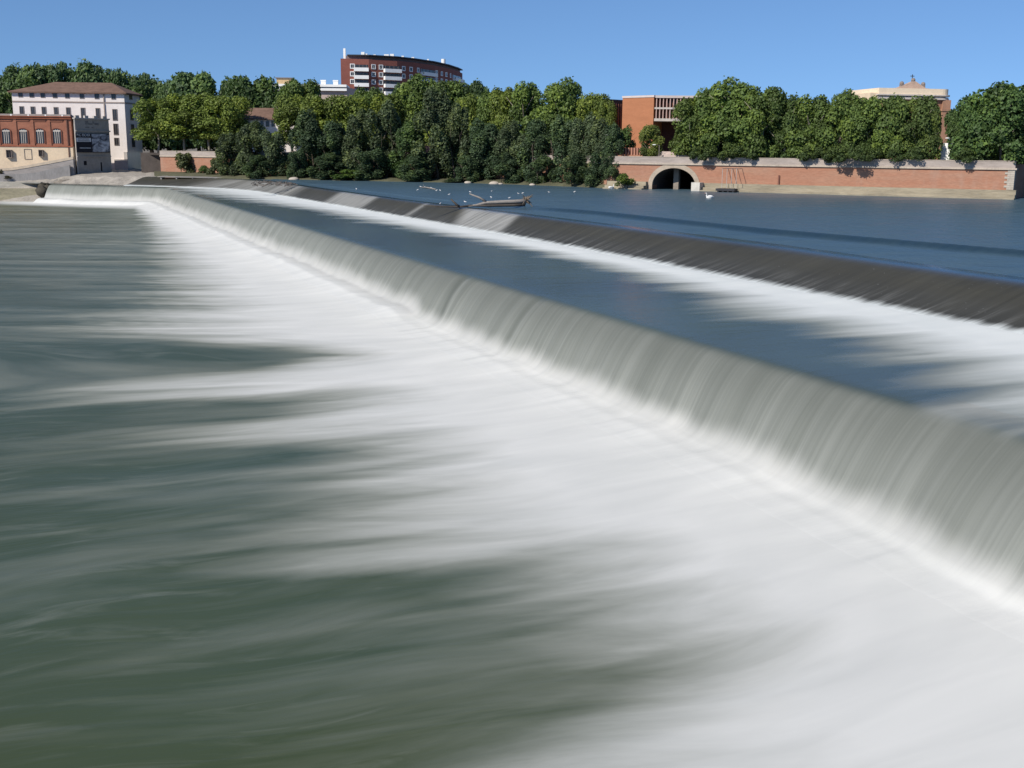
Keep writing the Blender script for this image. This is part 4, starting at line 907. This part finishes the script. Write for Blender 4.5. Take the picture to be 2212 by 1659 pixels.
for px, top, w, lab in ((1010, 335, 60, 'slim stemmed thicket under the tallest riverside tree'), (640, 322, 50, 'dark thicket beside the pale gap in the riverside trees'), (1095, 330, 70, 'thicket with pale stems behind the driftwood'), (1250, 330, 74, 'dark thicket below the hanging branches'), (900, 330, 80, 'dark thicket below the olive riverside tree'), (800, 322, 80, 'thicket below the tall greyish riverside tree'), (705, 330, 80, 'rounded thicket at the broad foot of a bushy tree'), (560, 335, 76, 'dark thicket at the foot of the trees below the house'), (1175, 335, 74, 'thicket at the waterline right of the driftwood'), (1296, 322, 72, 'dark thicket before the start of the brick wall'), (1322, 332, 52, 'small dark thicket at the very end of the riverside row')):
    tree('shrub', 'tall', px, top, px_bank(px)+1.6, w, BLUEG, .2, lab, 'shrub', 'thickets at the water edge', cb=0., stems=3)
# shrubs
for px, top, Y, w, c, lab, z0 in ((398, 330, 312, 56, (.06,.075,.03), 'olive shrub before the red quay wall at the left', .3), (441, 357, 309, 36, DEEP, 'small dark shrub at the water before the red wall', .2), (468, 338, 303, 44, (.07,.085,.04), 'pale olive shrub at the right end of the red wall', .2),
    (760, 366, 0, 90, (.05,.085,.022), 'low spreading green shrub hanging over the water', .1), (1350, 374, 236.5, 46, (.075,.11,.025), 'light green shrub at the foot of the wall left of the tunnel', .2), (985, 385, 0, 60, BLUEG, 'low dark shrub at the waterline before the stems', .1), (14, 379, 312, 20, (.05,.05,.03), 'dark tuft of plants on the bank below the ramp', -1.2), (-2, 364, 314, 22, (.05,.05,.03), 'dry dark bush at the left edge by the ramp', -.8)):
    tree('shrub', 'bush', px, top, Y or px_bank(px)+.4, w, c, z0, lab, 'shrub', cb=0., stems=3)
tree('small_tree', 'bush', 1352, 271, 247, 48, DEEP, GZ, 'small dark rounded tree before the orange brick wall', cb=.12)
tree('small_tree', 'plane', 1406, 270, 243, 46, (.085,.11,.03), GZ, 'small light green tree at the right corner of the orange brick wall', cb=.15)
# big planes overhanging the right-hand wall
for px, top, w, c, lab, o_, cb in ((1496, 212, 84, (.095,.135,.032), 'plane tree beside the finned facade, lowest left of the right row', 9, .12), (1515, 192, 84, MIDG, 'plane tree with a stepped crown right of the finned facade', 12, .10), (1580, 170, 112, MIDG, 'tallest plane tree of the right row, crown in many plumes', 10, .10),
    (1640, 188, 92, MIDG, 'plane tree sloping down to the right of the tallest one', 8, .09), (1692, 206, 74, (.075,.115,.032), 'plane tree in the dip of the right row', 10, .06), (1752, 206, 90, MIDG, 'plane tree with a dark foot over a shadow on the wall', 9, .04), (1812, 196, 94, MIDG, 'plane tree casting the long pointed shadow on the wall', 8, .03),
    (1868, 210, 84, (.075,.115,.032), 'plane tree left of the cream attic', 9, .06), (1922, 208, 84, MIDG, 'plane tree covering the left half of the cream attic', 9, .06), (1978, 208, 84, (.074,.110,.032), 'plane tree in front of the dentil cornice', 9, .07), (2006, 230, 46, (.08,.115,.034), 'narrow plane tree beside the tan corner pier', 7, .10),
    (2108, 206, 92, (.07,.12,.038), 'large smooth crowned tree right of the grand building', 11, .05), (2165, 180, 130, (.07,.12,.038), 'largest tree at the right, highest near the right edge', 11, .05), (2235, 190, 110, (.066,.115,.036), 'tree cut by the right edge of the view', 14, .06), (1550, 232, 80, MIDG, 'low plane tree in front of the tallest one', 6, .12), (2068, 236, 62, DEEP, 'dark tree in the gap right of the tan corner pier', 60, .0), (1722, 240, 80, DEEP, 'dark tree deep in shade behind the dip of the right row', 16, .02)):
    tree('plane_tree', 'plane', px, top, wallY(px)+1.6+o_*.24, w*.97, c, GZ, lab, group='plane trees over the right-hand wall', cb=cb)
HANG = ((1537, 2.9, 6.0, 4.9, 3.2), (1575, 3.1, 5.9, 5.5, 3.5), (1600, 2.5, 6.1, 5.2, 3.0), (1622, 2.2, 6.1, 3.8, 2.8), (1752, 2.4, 6.0, 5.5, 3.2), (1772, 1.9, 6.2, 3.8, 2.8), (1806, 3.0, 5.9, 5.2, 3.5), (1828, 3.5, 5.9, 4.9, 3.2), (1856, 4.5, 6.0, 3.8, 3.2), (1889, 2.1, 6.2, 4.6, 2.8), (1936, 1.8, 6.2, 3.8, 2.5), (1975, 2.0, 6.2, 4.1, 2.8), (2085, 2.0, 6.2, 4.6, 2.8), (1507, 1.9, 6.2, 3.8, 2.8))
ROW = [o for o in COL.objects if o.get('group') == 'plane trees over the right-hand wall']
for i, (hx, hd, hz, hw, hh) in enumerate(HANG):
    hp = FQ.P(FQ.u(hx, 345), hz, hd-hw*.4); T_ = min(ROW, key=lambda o: (o.location-hp).length)
    c = bpy.data.objects.new('hanging_branches', PRO['bush'][i % 3][0]); COL.objects.link(c); c.parent = T_
    c.location = hp-T_.location; c.scale = (hw, hw, hh); c.rotation_euler = (0, 0, hx); c.color = (.05, .078, .026, 1)

for px, top, w, lab in ((1540, 215, 120, 'dark tree filling the back of the right row behind the tallest plane'), (1625, 225, 120, 'dark tree at the back of the right row behind its slope'), (1700, 228, 120, 'dark tree at the back behind the dip of the right row'), (1790, 226, 120, 'dark tree at the back behind the tree with the pointed shadow'), (1880, 232, 120, 'dark tree at the back left of the cream attic'), (2135, 226, 110, 'dark tree at the back behind the smooth crowned tree'), (2200, 215, 130, 'dark tree at the back near the right edge'),
    (720, 225, 130, 'dark tree deep behind the bright planes below the flat-roofed block'), (820, 220, 130, 'dark tree deep behind the planes below the apartments'), (1040, 225, 130, 'dark tree deep behind the planes right of the apartments'), (1180, 225, 130, 'dark tree deep behind the tall pair of planes'), (1270, 240, 90, 'dark tree deep behind the planes by the dark wing')):
    tree('broadleaf_tree', 'round', px, top, wallY(px)+38, w, DEEP, GZ, lab, group='dark trees at the back of the quay', cb=.0, depth=.6)
# ------------------------------------------------------------------ things in the water
M_wood = mat('bleached_wood', (.22, .20, .18), .9, .35, 2., (1, 1, 3)); M_dwood = mat('dark_wood', (.05, .042, .035), .6, .3, 2.)
def fp(px, py, dz=0.): return at(px, py, 0)+Vector((0, 0, dz))
lg = thing('driftwood', fp(1085, 447), 'bleached driftwood log with a forked branch and a root end, stranded on the upper weir', 'driftwood')
Y0 = fp(1085, 447).y
L3 = lambda px, py: dep(px, py, Y0)
m = MB(); m.tube([L3(1000,446.5), L3(1030,443), L3(1048,438), L3(1080,436.5), L3(1110,435.5), L3(1136,434)], [.08,.16,.22,.26,.27,.3], 9); m.build('stem', M_wood, lg, True)
m = MB(); m.tube([L3(1050,436), L3(1036,427), L3(1014,418.5)], [.2,.14,.08], 7); m.build('branch', M_wood, lg, True)
m = MB(); m.tube([L3(992,446.5), L3(985,441), L3(974,430)], [.2,.15,.1], 7); m.tube([L3(915,444.6), L3(945,445.6), L3(992,446.8), L3(1020,444)], [.05,.11,.14,.12], 7); m.build('branch', M_dwood, lg, True)
m = MB(); rr = random.Random(4)
for k in range(26):
    a = rr.uniform(0, 6.28); s_ = L3(1133, 434); e_ = Vector((rr.uniform(-.5, 1.3), rr.uniform(-.8, .8), rr.uniform(-.9, 1.0)))
    m.tube([s_, s_+e_*.6+Vector((.1, 0, .1)), s_+e_], [.14, .08, .03], 5)
m.build('roots', mat('root_wood', (.13, .105, .08), .9, .3, 2.), lg)
m = MB(); m.tube([L3(1010,444), L3(1060,444), L3(1110,443), L3(1134,442)], [.12,.2,.22,.2], 8); m.build('dark_underside', M_dwood, lg, True)  # darker wood along the underside of the log
bp = thing('driftwood', fp(592, 399), 'dark tangled heap of branches on the far end of the upper weir', 'driftwood'); m = MB()
for k in range(60):
    s_ = fp(592, 399)+Vector((rr.uniform(-4.2, 4.2), rr.uniform(-1.5, 1.5), rr.uniform(-.2, .6))); d_ = Vector((rr.uniform(-1.9, 1.9), rr.uniform(-.8, .8), rr.uniform(-.2, .8)))
    m.tube([s_-d_*.5, s_, s_+d_*.6+Vector((0, 0, .1))], [.09, .08, .03], 5)
m.build('branches', mat('grey_branches', (.12, .105, .095), .9, .4, 1.5), bp)
fbk = thing('driftwood', fp(922, 406), 'thin pale floating branch with gulls standing along it', 'driftwood'); p_, q_ = fp(905, 405, .1), fp(941, 410, .1)
m = MB(); m.tube([p_, (p_+q_)/2+Vector((0, 0, .12)), q_], [.06, .14, .12], 6); m.build('stem', M_wood, fbk, True)
m = MB(); m.tube([(p_*2+q_)/3, (p_*2+q_)/3+Vector((-.2, 0, .7))], [.06, .03], 5); m.build('twig', M_wood, fbk)

def gull_meshes():
    b = MB(); st = [(-.27,.13,.02),(-.20,.14,.055),(-.08,.16,.095),(.05,.185,.105),(.14,.22,.075),(.18,.27,.058),(.22,.30,.06),(.25,.30,.045)]
    b.tube([(x, 0, z) for x, z, _ in st], [r for *_, r in st], 10)
    g = [b.build('body', M_gullw, None, True)]
    w = MB()
    for s_ in (-1, 1): w.hexa([(-.30,.03*s_,.13),(-.02,.085*s_,.14),(-.02,.10*s_,.14),(-.30,.045*s_,.13),(-.28,.03*s_,.18),(.06,.09*s_,.235),(.06,.105*s_,.235),(-.28,.045*s_,.18)])
    g.append(w.build('wing', M_gullg, None)); bk = MB(); bk.tube([(.27,0,.30),(.34,0,.285)], [.018,.006], 6); g.append(bk.build('beak', M_beak, None))
    l = MB(); l.tube([(.0,.04,.10),(.0,.04,-.0)], .012, 5); l.tube([(.0,-.04,.10),(.0,-.04,-.0)], .012, 5); g.append(l.build('legs', M_beak, None))
    return g
M_gullw = mat('white_feather', (.62, .62, .61), .8, .05); M_gullg = mat('grey_feather', (.40, .42, .44), .8, .1); M_beak = mat('beak', (.35, .12, .05), .5, .1)
GULL = gull_meshes()
def gull(pos, rz, sc, label, first=[True]):
    o = thing('gull', pos, label, 'gull', 'gulls resting on the upper weir'); o.rotation_euler = (0, 0, rz); o.scale = (sc,)*3
    for g in GULL:
        c = g if first[0] else g.copy()
        if not first[0]: COL.objects.link(c)
        c.parent = o
    first[0] = False; return o
GL = [(902,410,0,'white gull in the water just left of the floating branch'),(909,405.8,.25,'white gull at the left tip of the floating branch'),(917.5,407,.3,'second white gull along the floating branch'),(932,408.5,.28,'third white gull along the floating branch'),(943,411,0,'white gull swimming at the right end of the floating branch'),(951,411,0,'last white gull of the floating branch group, a little apart'),
 (970,420,0,'white gull on the dark water left of the forked branch'),(1016,414.5,.0,'white gull above the tip of the forked branch'),(1062,413,0,'lone small gull on open water beyond the log'),(1120,418,.0,'left one of two gulls beyond the root end'),(1129,417,0,'right one of two gulls beyond the root end'),(1061,426,0,'gull behind the middle of the log'),(1100,427.5,0,'gull behind the log near its roots'),(1005,436,0,'small gull in the crook between log and dark branch'),(951,440,0,'gull at the lip of the weir above the pale chute'),(1186,415,0,'gull alone on the water right of the log'),(1241,414,0,'gull farthest right on open water'),(770,408,0,'gull alone at the left on the upper weir')]
for i, (px, py, dz, lab) in enumerate(GL):
    gull(fp(px, py+1.5, dz-.03), [.3, 2.9, 1.2, 3.4, -.4, 2.2][i % 6], .85, lab)
def swan(px, py, label, rz):
    o = thing('swan', fp(px, py, -.04), label, 'swan', 'swans on the upstream water'); o.rotation_euler = (0, 0, rz)
    b = MB(); st = [(-.75,.38,.05),(-.55,.32,.18),(-.2,.27,.33),(.15,.26,.34),(.42,.3,.2),(.5,.48,.10),(.45,.68,.075),(.46,.86,.075),(.55,.95,.085),(.66,.94,.06)]
    b.tube([(x, 0, z) for x, z, _ in st], [r for *_, r in st], 12); c = b.build('body', M_gullw, None, True); c.parent = o
    w = MB()
    for s_ in (-1, 1): w.ball((-.15, .22*s_, .42), (.5, .16, .2), 10, 6)
    c = w.build('wings', M_gullw, None, True); c.parent = o
    k = MB(); k.tube([(.68,0,.93),(.85,0,.88)], [.045,.02], 6); c = k.build('beak', M_beak, None); c.parent = o
swan(1532, 429, 'white swan alone on open water before the brick wall', 2.9); swan(1321, 408, 'white swan at the bank under the last riverside tree', .4)
for px, py, w, lab in ((1011, 397.5, .9, 'pale boulder at the far waterline behind the gulls'), (1068, 400.5, 1.3, 'wide pale boulder at the far waterline above the log'), (1082, 400, .6, 'small pale boulder right of the wide one'), (1151, 401, .8, 'grey boulder at the waterline right of the log'), (633, 385, 1.4, 'pale boulder below the gap in the riverside trees')):
    p_ = fp(px, py); p_.y = px_bank(px)-1.2; p_.x = gp(px, p_.y).x; m = MB(); m.ball((p_.x, p_.y, .05), (w, w*.7, w*.45), 9, 6)
    m.v = [(v[0]+rr.uniform(-.1, .1)*w, v[1], v[2]+rr.uniform(-.08, .08)*w) for v in m.v]; tag(m.build('boulder', M_stone, None, True), lab, 'boulder', 'boulders at the far waterline')

M_rock = mat('dark_rock', (.055, .048, .036), .85, .4, .8, bump=.5)
for px, py, Y, w, h, lab in ((92, 414, 304, 1.7, 1.5, 'dark wet rock wedged between the mossy block and the falling water'), (103, 409, 305, 1.3, 1.2, 'smaller dark rock at the left edge of the falling water'), (97, 402, 308, 1.9, .8, 'flat dark rock on top of the wedge beside the falls')):
    c_ = dep(px, py, Y); m = MB(); m.ball(c_, (w, w*.9, h), 10, 8); r_ = random.Random(px)
    m.v = [(v[0]+r_.uniform(-.3, .3), v[1]+r_.uniform(-.2, .2), v[2]+r_.uniform(-.25, .25)) for v in m.v]; tag(m.build('rock', M_rock, None, True), lab, 'rock')

for px, Yo, top, lab in ((1424, 3.5, 314, 'thin grey lamp post behind the parapet above the tunnel'), (1505, 3.5, 316, 'thin grey lamp post beside the pinkish retaining wall'), (1322, 4.0, 293, 'lamp post with a pale lamp head by the brick pier fence'), (2056, 3.2, 300, 'lamp post in the gap right of the tan corner pier')):
    b_ = gp(px, wallY(px)+Yo); zt_ = dep(px, top, b_.y).z; lp_ = thing('lamp_post', (b_.x, b_.y, GZ), lab, 'lamp post', 'lamp posts on the quay')
    m = MB(); m.tube([(b_.x, b_.y, GZ), (b_.x, b_.y, zt_)], [.1, .06], 7); m.build('pole', M_shut, lp_)
    m = MB(); m.tube([(b_.x, b_.y, zt_), (b_.x-.9, b_.y-.3, zt_+.15)], .045, 6); m.build('arm', M_shut, lp_)
    m = MB(); m.ball((b_.x-1.1, b_.y-.35, zt_+.12), (.42, .18, .11), 8, 5); m.build('lamp_head', M_white2, lp_)
